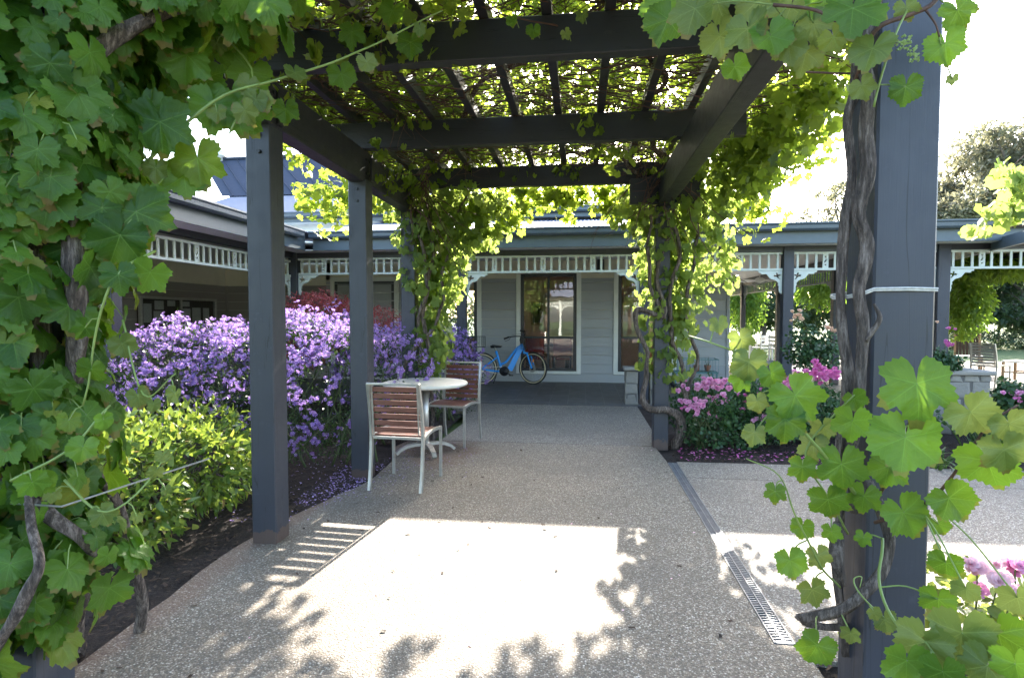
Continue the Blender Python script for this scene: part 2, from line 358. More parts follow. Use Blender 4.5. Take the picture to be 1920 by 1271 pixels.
c = ramp(t, n1, [(.36, (.018, .013, .011)), (.5, (.10, .075, .060)), (.66, (.33, .27, .23))]); c = mixc(t, mth(t, 'MULTIPLY', n2, .35), c, (.08, .06, .05))
t.links.new(c, b.inputs[0]); b.inputs['Roughness'].default_value = .9; bump(t, b, n1, 1, .02); M['bark'] = m
M['twig'] = simple('reddish brown twig', (.085, .042, .028), .75, .4, scale=(20, 20, 20), bs=.5)
M['shoot'] = simple('green shoot', (.16, .22, .05), .5, .25)
M['stem'] = simple('garden stem', (.07, .09, .03), .7, .3)
M['trunk'] = simple('tree bark', (.12, .095, .075), .9, .3, scale=(8, 8, 2), bs=.8, bd=.02)
m, t, b = nm('rubble stone'); oi = t.nodes.new('ShaderNodeObjectInfo'); p = world_pos(t); n1 = noi(t, p, 14, 6, .7); n2 = noi(t, p, 60, 4, .7)
c = mixc(t, oi.outputs['Random'], (.21, .195, .17), (.30, .275, .235)); c = mixc(t, mth(t, 'MULTIPLY', n1, .8), c, (.16, .145, .125)); c = mixc(t, mth(t, 'MULTIPLY', n2, .3), c, (.5, .46, .4))
t.links.new(c, b.inputs[0]); b.inputs['Roughness'].default_value = .9; bump(t, b, n1, .8, .02); M['stone'] = m
M['mortar'] = simple('mortar', (.13, .12, .11), .95, .1, bs=.6)

M['grape'] = leaf_mat('grape leaf', (.016, .065, .008), (.105, .21, .026), (.36, .60, .03), .42, .46, veins=True, spots=.7, yellow=(.26, .26, .035))
M['grape_young'] = leaf_mat('young grape leaf', (.045, .10, .022), (.15, .195, .045), (.44, .52, .10), .42, .42, veins=True, spots=.6, yellow=(.36, .32, .06))
M['grape_far'] = leaf_mat('grape leaf beyond', (.05, .10, .02), (.16, .24, .05), (.56, .70, .14), .5, .52, yellow=(.28, .28, .04))
M['canopy_leaf'] = leaf_mat('canopy grape leaf', (.04, .075, .014), (.14, .20, .030), (.60, .76, .07), .5, .55)
M['hebe_leaf'] = leaf_mat('dark shrub leaf', (.016, .042, .012), (.06, .11, .028), (.08, .14, .02), .35, .2)
M['nandina'] = leaf_mat('lime shrub leaf', (.06, .13, .018), (.18, .26, .05), (.40, .50, .06), .32, .32, yellow=(.34, .17, .07))
M['hebe_flower'] = leaf_mat('violet flower', (.21, .11, .42), (.44, .28, .64), (.54, .34, .80), .6, .35, yellow=(.80, .75, .86))
M['maple'] = leaf_mat('red maple leaf', (.22, .03, .035), (.50, .13, .12), (.60, .10, .08), .45, .35)
M['rose_leaf'] = leaf_mat('rose leaf', (.018, .055, .022), (.06, .125, .045), (.10, .20, .05), .35, .25)
M['rose_pink'] = leaf_mat('pink rose petal', (.66, .20, .44), (.86, .52, .70), (.9, .35, .6), .6, .3)
M['rose_magenta'] = leaf_mat('magenta rose petal', (.60, .09, .36), (.80, .32, .58), (.8, .2, .5), .6, .3)
M['rose_pale'] = leaf_mat('pale pink rose petal', (.75, .42, .50), (.85, .62, .66), (.9, .55, .6), .6, .3)
M['rose_peach'] = leaf_mat('peach rose petal', (.72, .42, .28), (.85, .66, .50), (.9, .6, .4), .6, .3)
M['strap'] = leaf_mat('strap leaf', (.025, .065, .015), (.07, .14, .03), (.2, .35, .05), .35, .25)
M['wisteria'] = leaf_mat('wisteria leaf', (.05, .11, .02), (.14, .24, .04), (.40, .60, .06), .5, .45)
M['gum'] = leaf_mat('gum tree leaf', (.09, .105, .07), (.21, .20, .13), (.42, .40, .22), .5, .33)  # leaf colour lightened to stand in for distance haze and backlit glare
M['garden_leaf'] = leaf_mat('garden tree leaf', (.018, .04, .02), (.05, .085, .035), (.14, .22, .06), .5, .25)
M['petal'] = leaf_mat('fallen petal', (.30, .17, .50), (.60, .45, .72), (.5, .4, .6), .7, .1)
M['mulch'] = leaf_mat('bark chip', (.012, .008, .006), (.09, .055, .035), (.05, .03, .02), .9, .0)
M['water_stain'] = M['channel']
# ------------------------------------------------------------------ leaf templates
def grape_leaf(seed, npt=57, ring=True, flat=False):
    r_ = random.Random(seed)
    keys = [(-180, .08), (-173, .38), (-162, .70), (-140, .80), (-116, .88), (-94, .78), (-76, .83), (-54, .99), (-33, .83), (-17, .90), (0, 1.08),
            (17, .90), (33, .83), (54, .99), (76, .83), (94, .78), (116, .88), (140, .80), (162, .70), (173, .38), (180, .08)]
    deep = r_.uniform(-.05, .14); keys = [(a, rr - (deep if abs(abs(a) - 33) < 3 or abs(abs(a) - 94) < 3 else 0) + (r_.uniform(-.05, .05) if 20 < abs(a) < 170 else 0)) for a, rr in keys]
    bend = r_.uniform(-.1, .1); cup = r_.uniform(-.42, .45); fold = r_.uniform(-.1, .42); tw = r_.uniform(-.3, .3)
    veins = [0, 56, -56, 118, -118]
    def rad(a):
        for (a0, r0), (a1, r1) in zip(keys, keys[1:]):
            if a0 <= a <= a1:
                k = (a - a0) / (a1 - a0); k = k * k * (3 - 2 * k); return r0 + (r1 - r0) * k
        return .1
    def z(x, y, a, rr):
        dv = min(abs(a - v) for v in veins) if a is not None else 0
        crease = .085 * rr * min(1, dv / 24)
        return crease - cup * rr * rr * .45 + fold * abs(x) * .5 - .22 * max(0, y) ** 2 + tw * x * y * .5 + .075 * math.sin(5 * x + seed) * rr + .06 * math.sin(7 * y + 2 * seed) * rr
    V = [(0, 0, 0)]; outl = []; mid = []
    for i in range(npt):
        a = -179 + 358 * i / (npt - 1); rr = rad(a)
        if 12 < abs(a) < 168 or abs(a) <= 12: rr *= 1 + (.05 if i % 2 else -.05) * r_.uniform(.5, 1.4) * (1 if abs(a) < 165 else 0)
        x = math.sin(R(a + bend * 20)) * rr; y = math.cos(R(a)) * rr; outl.append((x, y, z(x, y, a, rr)))
        x2, y2 = x * .52, y * .52; mid.append((x2, y2, z(x2, y2, a, rr * .52)))
    F = []
    if ring:
        m2 = mid[::2] if False else mid
        V += m2 + outl; n = npt
        for i in range(n - 1):
            F.append((0, 1 + i + 1, 1 + i)); F.append((1 + i, 1 + i + 1, 1 + n + i + 1)); F.append((1 + i, 1 + n + i + 1, 1 + n + i))
    else:
        V += outl
        for i in range(npt - 1): F.append((0, i + 2, i + 1))
    V = [(x * .55, y * .55, zz * .55) for x, y, zz in V]     # about one unit across
    UV = [(x / .55, y / .55) for x, y, zz in V]
    return V, F, UV
def tri_mesh(name, V, F, mat, uv=None, smooth=True):
    me = bpy.data.meshes.new(name); me.from_pydata(V, [], F)
    if uv is not None:
        ul = me.uv_layers.new(name='UVMap'); ul.data.foreach_set('uv', [c for l in me.loops for c in uv[l.vertex_index]])
    me.materials.append(mat)
    if smooth: me.polygons.foreach_set('use_smooth', [True] * len(me.polygons))
    me.update(); return me
GL = [grape_leaf(i) for i in range(12)]
GL_lo = [grape_leaf(20 + i, 18, False) for i in range(5)]
LEAF = [tri_mesh('grape_leaf', *GL[i][:2], M['grape'], GL[i][2]) for i in range(12)]
YLEAF = [tri_mesh('young_grape_leaf', *GL[i][:2], M['grape_young'], GL[i][2]) for i in range(12)]
FLEAF = [tri_mesh('far_grape_leaf', *GL_lo[i][:2], M['grape_far'], GL_lo[i][2]) for i in range(5)]
def put_leaf(parent, mesh, loc, tip, nor, size, name='leaf'):
    o = bpy.data.objects.new(name, mesh); COL.objects.link(o); o.parent = parent
    tip = Vector(tip).normalized(); nor = Vector(nor); nor = (nor - tip * nor.dot(tip)).normalized(); x = tip.cross(nor)
    m = Matrix((x, tip, nor)).transposed().to_4x4(); m = Matrix.Translation(Vector(loc) - WLOC[parent.name]) @ m @ Matrix.Scale(size, 4)
    o.matrix_basis = m; return o
def curve_pts(ctrl, n=8):
    """Catmull-Rom through the control points"""
    P = [Vector(c) for c in ctrl]; P = [P[0] * 2 - P[1]] + P + [P[-1] * 2 - P[-2]]; out = []
    for i in range(1, len(P) - 2):
        for k in range(n):
            t_ = k / n; a, b_, c, d = P[i - 1], P[i], P[i + 1], P[i + 2]
            out.append(.5 * ((2 * b_) + (c - a) * t_ + (2 * a - 5 * b_ + 4 * c - d) * t_ ** 2 + (3 * b_ - a - 3 * c + d) * t_ ** 3))
    out.append(P[-2]); return out
def wob(pts, a, s=4):
    return [p + Vector((noise.noise(p * s), noise.noise(p * s + Vector((9, 3, 1))), .5 * noise.noise(p * s + Vector((2, 7, 5))))) * a for p in pts]
# ================================================================== GROUND
def structure(o): o['kind'] = 'structure'; return o
b = MB(); b.add([(-200, -120, -.07), (200, -120, -.07), (200, 400, -.07), (-200, 400, -.07)], [(0, 1, 2, 3)])
structure(b.build('lawn', M['lawn']))
def slab(name, poly, mat, z=0, th=.09):
    bm = bmesh.new(); vs = [bm.verts.new((x, y, z)) for x, y in poly]; f = bm.faces.new(vs)
    if f.normal.z < 0: f.normal_flip()
    bm.normal_update(); ex = bmesh.ops.extrude_face_region(bm, geom=[f])
    for v in [g for g in ex['geom'] if isinstance(g, bmesh.types.BMVert)]: v.co.z -= th
    bmesh.ops.recalc_face_normals(bm, faces=bm.faces[:]); me = bpy.data.meshes.new(name); bm.to_mesh(me); bm.free(); me.materials.append(mat)
    return structure(link(name, me))
def wavy(x, y0, y1, n, a):
    return [(x + a * noise.noise(Vector((x, y0 + (y1 - y0) * i / n * 2.3, 0))), y0 + (y1 - y0) * i / n) for i in range(n + 1)]
left_edge = [(-2.02, -4), (-2.02, .8), (-2.04, 2.04), (-2.10, 2.88), (-2.08, 3.5), (-1.93, 4.2), (-1.82, 4.7), (-1.86, 5.4), (-2.0, 5.9), (-1.95, 6.27)]
le = [(p.x + .018 * noise.noise(p * 4), p.y) for p in curve_pts([(x, y, 0) for x, y in left_edge], 5)]
slab('path', [(.955, -4), (.955, 2.415), (.955, 2.518), (.836, 2.518), (.836, 5.62), (.80, 6.27)] + le[::-1], M['agg'])
slab('path', [(.795, 6.285), (.88, 7.2), (.88, 9.06), (-3.2, 9.06), (-3.2, 8.6), (-1.75, 8.2), (-1.55, 7.4), (-1.60, 6.285)], M['agg2'])
slab('side_path', [(.93, 2.525), (.96, 2.42), (2.6, 2.42), (2.6, 2.30), (8, 2.1), (8, 5.08), (.93, 5.08)], M['agg3'])
slab('side_path', [(.93, 5.092), (8, 5.092), (8, 5.75), (.93, 5.63)], M['agg3'])
slab('side_path', [(8.01, -6), (30, -6), (30, 9), (8.01, 9)], M['agg3'], z=-.01)
slab('patio', [(6.2, 10.5), (16, 10.5), (16, 19.5), (6.2, 19.5)], M['agg3'], z=-.005)
slab('rear_path', [(-6, -14), (7.9, -14), (7.9, -4.01), (-6, -4.01)], M['agg3'], z=-.004)
slab('drain_channel', [(.82, 2.40), (.945, 2.40), (.945, 5.66), (.82, 5.66)], M['channel'], z=-.05, th=.04)
def bed(name, x0, x1, y0, y1, z, amp=.02):
    nx, ny = int((x1 - x0) / .06) + 1, int((y1 - y0) / .06) + 1; V = []
    for j in range(ny + 1):
        for i in range(nx + 1):
            x = x0 + (x1 - x0) * i / nx; y = y0 + (y1 - y0) * j / ny
            V.append((x, y, z + amp * noise.noise(Vector((x * 5, y * 5, 1))) + amp * .7 * noise.noise(Vector((x * 17, y * 17, 4)))))
    F = [(j * (nx + 1) + i, j * (nx + 1) + i + 1, (j + 1) * (nx + 1) + i + 1, (j + 1) * (nx + 1) + i) for j in range(ny) for i in range(nx)]
    o = MB().add(V, F).build(name, M['soil'], smooth=True); return structure(o)
bed('garden_bed', -7.5, -1.7, .2, 9.1, -.028)
bed('garden_bed', .80, 6.2, 5.5, 9.04, -.028)
bed('garden_bed', .90, 2.66, -1.5, 2.46, -.028)
def inpath(x, y): return False
# bark chips and petals, nobody could count them
def chips(name, n, rects, mat, size, z=(-.012, .012), tilt=.5, asp=(.35, 1), avoid=None, label=None):
    L = []; 
    while len(L) < n:
        x0, x1, y0, y1 = random.choice(rects); x, y = random.uniform(x0, x1), random.uniform(y0, y1)
        if avoid and avoid(x, y): continue
        L.append((x, y, random.uniform(*z)))
    tip = rdir(n); tip[:, 2] *= tilt * .3; nor = rdir(n) * tilt + np.array([0, 0, 1.]); S = rng.uniform(*size, n)
    T = [(-asp[0] / 2, -.5, 0), (asp[0] / 2, -.4, .06), (asp[0] / 2.4, .5, 0), (-asp[0] / 2.2, .42, .05)]
    o = stuff(name, T, [(0, 1, 2, 3)], frames(tip, nor, S), L, mat); return o
def lx(y):
    for (xa, ya), (xb, yb) in zip(left_edge, left_edge[1:]):
        if ya <= y <= yb: return xa + (xb - xa) * (y - ya) / (yb - ya)
    return -1.9
chips('bark_mulch', 16000, [(-4.5, -1.85, .6, 5.2), (-4.5, -1.85, 2, 4.5), (.94, 4.2, 5.66, 7), (.97, 2.6, .5, 2.4), (-3, -1.7, 6, 7)], M['mulch'], (.012, .045), avoid=lambda x, y: (x > lx(y) - .02 and x < 0) )
chips('fallen_petals', 1000, [(-3.0, -1.84, 3.6, 5.4), (-2.2, -1.84, 4.0, 5.2)], M['petal'], (.007, .016), z=(-.01, .006), asp=(.8, 1), avoid=lambda x, y: random.random() > 1.1 + (x + 1.84) * .9 )
chips('fallen_petals', 330, [(-1.95, -1.5, 4.2, 6.2), (-1.9, -1.0, 4.6, 6.2)], M['petal'], (.006, .014), z=(.002, .005), tilt=.15, asp=(.8, 1))
chips('fallen_petals', 240, [(1.0, 2.6, 5.7, 6.25)], M['rose_magenta'], (.012, .03), z=(-.008, .01), asp=(.8, 1))
chips('fallen_petals', 50, [(-1.6, .8, 2.2, 6.2)], M['rose_pale'], (.008, .02), z=(.002, .005), tilt=.2, asp=(.6, 1))
chips('dry_leaf_litter', 80, [(-1.95, .8, 1.4, 6.2)], M['mulch'], (.012, .035), z=(.002, .006), tilt=.3, asp=(.5, 1))

# drain grate
t_ = thing('drain_grate', 'long galvanised slotted drain grate set into the path beside the vine post', 'drain grate', (.883, 4.04, 0))
for nme, x0, x1 in (('edge_strip', .838, .845), ('edge_strip', .921, .928), ('centre_strip', .880, .886)):
    wbuild(MB().box(x0, x1, 2.525, 5.575, -.012, .004), nme, M['grate'], t_)
for y in (2.527, 5.573): wbuild(MB().box(.8455, .9205, y - .004, y + .004, -.0115, .0035), 'end_strip', M['grate'], t_)
gb = MB().obox((0, 0, 0), (.034, .0085, .008), (0, 0, R(9))).mesh('bar', M['grate']); gb2 = MB().obox((0, 0, 0), (.034, .0085, .008), (0, 0, R(-9))).mesh('bar', M['grate'])
for i in range(136):
    y = 2.545 + i * .0222
    link('bar', gb, t_, (.8625, y, -.003)); link('bar', gb2, t_, (.9035, y, -.003))

# ================================================================== PERGOLA
pg = thing('pergola', 'slate painted timber pergola roofed by a grapevine over the path', 'pergola', (-.55, 4, 0))
def post(x0, x1, y0, y1, z1, label=None):
    o = wbuild(MB().box(x0, x1, y0, y1, -.03, z1, .006), 'post', M['post'], pg)
    if label: o['label'] = label
    return o
PW = .16
for x, y in ((-2.03, 1.69), (-2.04, 3.265), (-2.015, 4.74), (-2.03, 6.22)): post(x, x + PW, y, y + PW, 2.60)
post(.778, .934, 1.63, 1.79, 2.60); post(.778, .934, 6.20, 6.36, 2.60)
for x0, x1 in ((-2.0, -1.87), (.79, .925)):
    wbuild(MB().box(x0, x1, 1.25, 6.75, 2.583, 2.862, .006), 'side_beam', M['beamy'], pg)
for y in (1.63, 3.20, 4.76, 6.32):
    wbuild(MB().box(-2.42, 1.30, y, y + .085, 2.866, 3.09, .006), 'cross_beam', M['beamx'], pg)
for y in (1.55, 6.13): wbuild(MB().box(.50, 1.22, y - .02, y + .05, 2.60, 2.864, .005), 'beam_block', M['beamx'], pg)
for x in (-2.33, -1.96, -1.60, -1.27, -.91, -.555, -.20, .15, .51, .87, 1.22):
    wbuild(MB().box(x - .029, x + .029, 1.2, 6.75, 3.093, 3.19, .003), 'rafter', M['beamy'], pg)
for (x, y) in ((-1.868, 3.30), (-1.84, 4.78)): wbuild(MB().box(x, x + .02, y + .02, y + .09, 2.60, 2.80, .003), 'bolt_plate', M['black'], pg)

bolt = MB().tube([(0, 0, 0), (0, -.010, 0)], .013, 8).mesh('bolt_head', M['black'])
for x, y in ((-1.95, 3.262), (-1.935, 4.737), (.856, 1.627), (.856, 6.197)):
    for dz in (2.42, 2.52): link('bolt_head', bolt, pg, (x, y, dz))
boltx = MB().tube([(0, 0, 0), (.010, 0, 0)], .013, 8).mesh('bolt_head', M['black'])
for y in (3.30, 3.39, 4.79, 4.87):
    for z in (2.66, 2.78): link('bolt_head', boltx, pg, (-1.869, y, z))
# rope and wires tied round the near right post
t_ = thing('tie_cord', 'grey cord looped round the near right post and its vine trunk', 'cord', (.85, 1.7, 1.55))
def rope_loop(z, r=.006):
    pts = [(.935, 1.628, z), (.86, 1.622, z + .002), (.775, 1.622, z + .001), (.74, 1.60, z - .010), (.712, 1.62, z - .018), (.715, 1.72, z - .018), (.74, 1.80, z - .01), (.80, 1.80, z), (.94, 1.80, z), (.942, 1.70, z + .004)]
    return [Vector(p) for p in pts]
pr = rope_loop(at(1700, 545, 1.62).z)
for k, dz in ((0, 0), (1, .0055)):
    wbuild(MB().tube([p + Vector((0, -.002 * k, dz)) for p in pr], .0028, 6, closed=True), 'cord_strand', M['rope'], t_, True)

# ================================================================== BUILDING
hs = thing('verandah_building', 'grey weatherboard building with corrugated roof and pale timber fretwork round its verandah', 'building', (0, 12.26, 0))
def part(mb, name, mat, smooth=False, label=None, parent=None):
    o = wbuild(mb, name, M[mat] if isinstance(mat, str) else mat, parent or hs, smooth)
    if label: o['label'] = label
    return o
# verandah floor: tiles
structure(MB().box(-8.2, 6.1, 9.075, 12.24, -.07, -.0008).build('verandah_slab', M['grout']))
vf = bpy.data.objects['verandah_slab']
tm = MB().box(-.1455, .1455, -.1455, .1455, -.005, .003, .0015).mesh('tile', M['tile'])
for i in range(13):
    for j in range(10):
        o = bpy.data.objects.new('tile', tm); COL.objects.link(o); o.parent = vf
        o.location = (-2.32 + .15 + i * .3, 9.24 + j * .3, random.uniform(-.0006, .0006)); o.rotation_euler = (random.uniform(-.002, .002), random.uniform(-.002, .002), 0)
mb = MB()
for i in range(-20, 14):
    for j in range(10):
        X = -2.32 + .15 + i * .3 if i < 0 else -2.32 + .15 + (i + 13) * .3
        if -8.1 < X < 6: mb.box(X - .1475, X + .1475, 9.24 + j * .3 - .1475, 9.24 + j * .3 + .1475, -.005, .002)
o = mb.build('floor_tiles', M['tile'], vf); o['kind'] = 'stuff'
part(MB().box(-4.9, 6.1, 9.045, 9.073, -.05, .006, .002), 'threshold_drain', 'frame')
# walls: (structural core behind the boards)
YW = 12.26
def wall_x(x0, x1, z0=0.0, z1=2.24, y=YW, mat='board'):
    z = z0; k = 0
    while z < z1 - .01:
        h = min(.195, z1 - z)
        mb = MB(); # lapped board: thicker at the foot
        yb = y + .02
        mb.add([(x0, y - .022, z), (x1, y - .022, z), (x1, y - .006, z + h - .006), (x0, y - .006, z + h - .006), (x0, yb, z), (x1, yb, z), (x1, yb, z + h - .006), (x0, yb, z + h - .006)],
               [(0, 1, 2, 3), (5, 4, 7, 6), (1, 5, 6, 2), (4, 0, 3, 7), (3, 2, 6, 7), (4, 5, 1, 0)])
        part(mb, 'weatherboard', mat); z += h
def window(x0, x1, z0, z1, cols, y=YW, transom=None, trim=.095):
    tr = part(MB().box(x0 - trim, x0, y - .045, y + .01, z0 - .06, z1 + trim, .004).box(x1, x1 + trim, y - .045, y + .01, z0 - .06, z1 + trim, .004).box(x0 - .001, x1 + .001, y - .044, y + .01, z1, z1 + trim - .002, .004)
              .box(x0 - .001, x1 + .001, y - .05, y + .012, z0 - .062, z0, .004), 'window_trim', 'trim')
    f = .045; mb = MB()
    fr = part(MB().box(x0 + .002, x0 + .07, y - .02, y + .05, z0 + .002, z1 - .002, .003).box(x1 - .07, x1 - .002, y - .02, y + .05, z0 + .002, z1 - .002, .003)
              .box(x0 + .071, x1 - .071, y - .02, y + .05, z1 - .07, z1 - .002, .003).box(x0 + .071, x1 - .071, y - .02, y + .05, z0 + .002, z0 + .06, .003), 'window_frame', 'frame')
    xs = [x0 + .07 + (x1 - x0 - .14) * i / cols for i in range(cols + 1)]
    for i in range(1, cols): part(MB().box(xs[i] - .025, xs[i] + .025, y - .012, y + .04, z0 + .061, z1 - .071, .003), 'mullion', 'frame', parent=fr)
    zs = [z0 + .06] + ([transom] if transom else []) + [z1 - .07]
    for i in range(cols):
        a, c = xs[i] + (.025 if i else 0), xs[i + 1] - (.025 if i < cols - 1 else 0)
        if transom: part(MB().box(a + .001, c - .001, y - .010, y + .038, transom - .025, transom + .025, .003), 'transom', 'frame', parent=fr)
        for k in range(len(zs) - 1):
            z_a = zs[k] + (.025 if k else 0); z_b = zs[k + 1] - (.025 if k < len(zs) - 2 else 0)
            part(MB().box(a, c, y + .012, y + .018, z_a, z_b), 'pane', 'glass', parent=fr)
# core wall pieces with openings (behind boards)
def core(x0, x1, z0, z1): part(MB().box(x0, x1, YW + .021, YW + .14, z0, z1), 'wall', 'cream')
wins = [(-3.75, -2.275), (-1.315, -.105), (.775, 1.895)]
edges = [-8.2] + [e for w in wins for e in w] + [3.03]
TB = .095
segs = [(-5.75, wins[0][0] - TB), (wins[0][1] + TB, wins[1][0] - TB), (wins[1][1] + TB, wins[2][0] - TB), (wins[2][1] + TB, 3.0)]
for a, c in segs: wall_x(a, c); part(MB().box(a, c, YW - .012, YW + .02, 2.243, 2.80), 'render_band', 'cream')
part(MB().box(3.0, 3.06, YW - .04, YW + .02, 0, 2.26, .004), 'corner_board', 'board'); part(MB().box(3.0, 3.03, YW - .012, YW + .02, 2.262, 2.80), 'render_band', 'cream')
for a, c in wins:
    window(a, c, .235, 2.34, 2, transom=.96); wall_x(a - TB, c + TB, 0, .170); part(MB().box(a - TB, c + TB, YW - .010, YW + .02, 2.44, 2.80), 'render_band', 'cream')
core(-8.2, wins[0][0], 0, 2.8)
for (a, c), (d, e) in zip(wins, wins[1:]): core(c, d, 0, 2.8)
core(wins[-1][1], 3.0, 0, 2.8)
for a, c in wins: core(a, c, 0, .22); core(a, c, 2.36, 2.8)
# doorway further left: dark frame, brown blind
window(-5.55, -4.15, .05, 2.2, 1)
part(MB().box(-5.49, -4.21, YW + .022, YW + .03, .9, 1.75), 'door_panel', 'darkwood'); 
wall_x(-8.2, -5.65, 0, 2.12, mat='board2'); part(MB().box(-8.2, -5.652, YW - .012, YW + .02, 2.123, 2.80), 'render_band', 'cream')
# left wing wall, facing the garden
XL = -8.2
z = 0.0
while z < 2.1:
    h = min(.195, 2.12 - z)
    mb = MB().add([(XL + .022, 3, z), (XL + .022, YW - .03, z), (XL + .006, YW - .03, z + h - .006), (XL + .006, 3, z + h - .006), (XL - .02, 3, z), (XL - .02, YW - .03, z), (XL - .02, YW - .03, z + h - .006), (XL - .02, 3, z + h - .006)],
                  [(0, 1, 2, 3), (5, 4, 7, 6), (1, 5, 6, 2), (4, 0, 3, 7), (3, 2, 6, 7), (4, 5, 1, 0)])
    part(mb, 'weatherboard', 'board2'); z += h
part(MB().box(XL - .02, XL + .012, 3, YW - .03, 2.123, 2.80), 'render_band', 'cream'); part(MB().box(XL - .2, XL - .021, 3, YW + .1, 0, 2.8), 'wall', 'cream')
part(MB().box(XL, XL + .06, YW - .028, YW - .015, 0, 2.12), 'corner_board', 'board2')
# east side wall of the main block
z = 0.0
while z < 2.2:
    h = min(.195, 2.24 - z); part(MB().box(3.03, 3.052, YW + .03, 21, z, z + h - .006), 'weatherboard', 'board'); z += h
part(MB().box(2.9, 3.029, YW + .141, 21, 0, 2.8), 'wall', 'cream'); part(MB().box(3.03, 3.045, YW + .021, 21, 2.243, 2.80), 'render_band', 'cream')
# interior room
part(MB().box(-6.0, 2.89, YW + .15, 17.2, -.02, .01), 'room_floor', 'wood')
part(MB().box(-6.0, -5.9, YW + .15, 17.2, .011, 2.7), 'room_wall', 'pink'); part(MB().box(2.80, 2.89, YW + .15, 17.2, .011, 2.7), 'room_wall', 'pink')
for x0, x1 in ((-5.899, -4.6), (-3.2, -2.2), (-.35, .25), (1.9, 2.799)): part(MB().box(x0, x1, 17.05, 17.2, .011, 2.7), 'room_wall', 'pink')  # gaps in the rear wall are added openings that let daylight brighten the room
for x0, x1 in ((-4.6, -3.2), (-2.2, -.35), (.25, 1.9)):
    part(MB().box(x0, x1, 17.05, 17.2, 2.2, 2.7), 'room_wall', 'pink'); part(MB().box(x0, x1, 17.05, 17.2, .011, .8 if x0 < -1 else .4), 'room_wall', 'pink')
part(MB().box(-1.32, -.35, 17.0, 17.04, .9, 2.5), 'room_wall', 'pink')
part(MB().box(-6, 2.9, YW + .15, 20.5, 2.705, 2.75), 'room_ceiling', 'ceil')
part(MB().box(-1.6, 1.6, 14.4, 14.5, .011, 2.7), 'room_wall', 'pink')
# verandah ceiling (soffit)
part(MB().box(-8.18, 6.0, 8.93, YW - .05, 2.62, 2.64), 'verandah_ceiling', 'ceil')
part(MB().box(-8.18, -4.56, 2.0, 8.92, 2.62, 2.64), 'verandah_ceiling', 'ceil')
part(MB().box(3.07, 6.0, YW - .049, 22, 2.62, 2.64), 'verandah_ceiling', 'ceil')
# fascia, gutter, beam  -- front
def gutter_x(x0, x1, y, z):     # ogee-ish gutter section, open top
    prof = [(.0, .0), (-.02, -.115), (-.09, -.118), (-.115, -.09), (-.118, -.04), (-.135, -.02), (-.135, .0), (-.127, .0), (-.127, -.016), (-.11, -.036), (-.107, -.085), (-.088, -.11), (-.01, -.108), (.0, -.1)]
    n = len(prof); V = [(x0, y + .115 + a, z + c) for a, c in prof] + [(x1, y + .115 + a, z + c) for a, c in prof]
    return MB().add(V, [(i, (i + 1) % n, (i + 1) % n + n, i + n) for i in range(n)])
part(gutter_x(-4.42, 8.3, 8.79, 2.795), 'gutter', 'gutter'); part(MB().box(-4.40, 8.3, 8.905, 8.93, 2.50, 2.78, .002), 'fascia', 'fascia')
g2 = gutter_x(1.6, 8.66, 0, 0); mb = MB().add([(-4.42 - (y), x, z + 2.795) for x, y, z in g2.v], [f[::-1] for f in g2.f]); part(mb, 'gutter', 'gutter')
part(MB().box(-4.56, -4.535, 1.6, 8.903, 2.50, 2.78, .002), 'fascia', 'fascia')
for x0, x1 in ((-4.87, -2.065), (-1.908, .92), (1.08, 3.105), (3.262, 5.315), (5.49, 8.2)): part(MB().box(x0, x1, 9.26, 9.36, 2.42, 2.615, .003), 'post_beam', 'frame')
part(MB().box(-5.03, -4.93, 1.7, 9.23, 2.42, 2.615, .003), 'post_beam', 'frame')
part(MB().box(-4.87, 8.2, 8.935, 9.255, 2.505, 2.52), 'soffit_lining', 'ceil'); part(MB().box(-4.925, -4.565, 1.7, 8.93, 2.505, 2.52), 'soffit_lining', 'ceil')
def vpost(x0, x1, y0=9.24, z1=2.615): part(MB().box(x0, x1, y0, y0 + .145, .0, z1, .005), 'verandah_post', M['post'])
for x0, x1 in ((-2.063, -1.91), (.922, 1.078), (3.107, 3.26), (5.317, 5.488), (-5.02, -4.872)): vpost(x0, x1)
part(MB().box(-5.07, -4.925, 5.42, 5.565, 0, 2.615, .005), 'verandah_post', 'post'); part(MB().box(-5.07, -4.925, 2.0, 2.145, 0, 2.615, .005), 'verandah_post', 'post')
part(MB().tube([(-5.2, 5.36, 0), (-5.2, 5.36, 2.6)], .035, 10), 'downpipe', 'gutter', True)
# fretwork
def curve_mesh(name, splines, th, mat):
    cu = bpy.data.curves.new(name, 'CURVE'); cu.dimensions = '2D'; cu.fill_mode = 'BOTH'; cu.extrude = th / 2
    for pts in splines:
        s = cu.splines.new('POLY'); s.points.add(len(pts) - 1); s.use_cyclic_u = True
        for q, (x, y) in zip(s.points, pts): q.co = (x, y, 0, 1)
    o = bpy.data.objects.new('tmp', cu); COL.objects.link(o); dg = bpy.context.evaluated_depsgraph_get(); me = bpy.data.meshes.new_from_object(o.evaluated_get(dg))
    bpy.data.objects.remove(o); bpy.data.curves.remove(cu); me.name = name; me.materials.clear(); me.materials.append(mat); return me
def circ(cx, cy, r, n=10, sx=1, sy=1, rot=0): return [(cx + math.cos(rot) * r * sx * math.cos(2 * math.pi * i / n) - math.sin(rot) * r * sy * math.sin(2 * math.pi * i / n), cy + math.sin(rot) * r * sx * math.cos(2 * math.pi * i / n) + math.cos(rot) * r * sy * math.sin(2 * math.pi * i / n)) for i in range(n)]
FH = .215
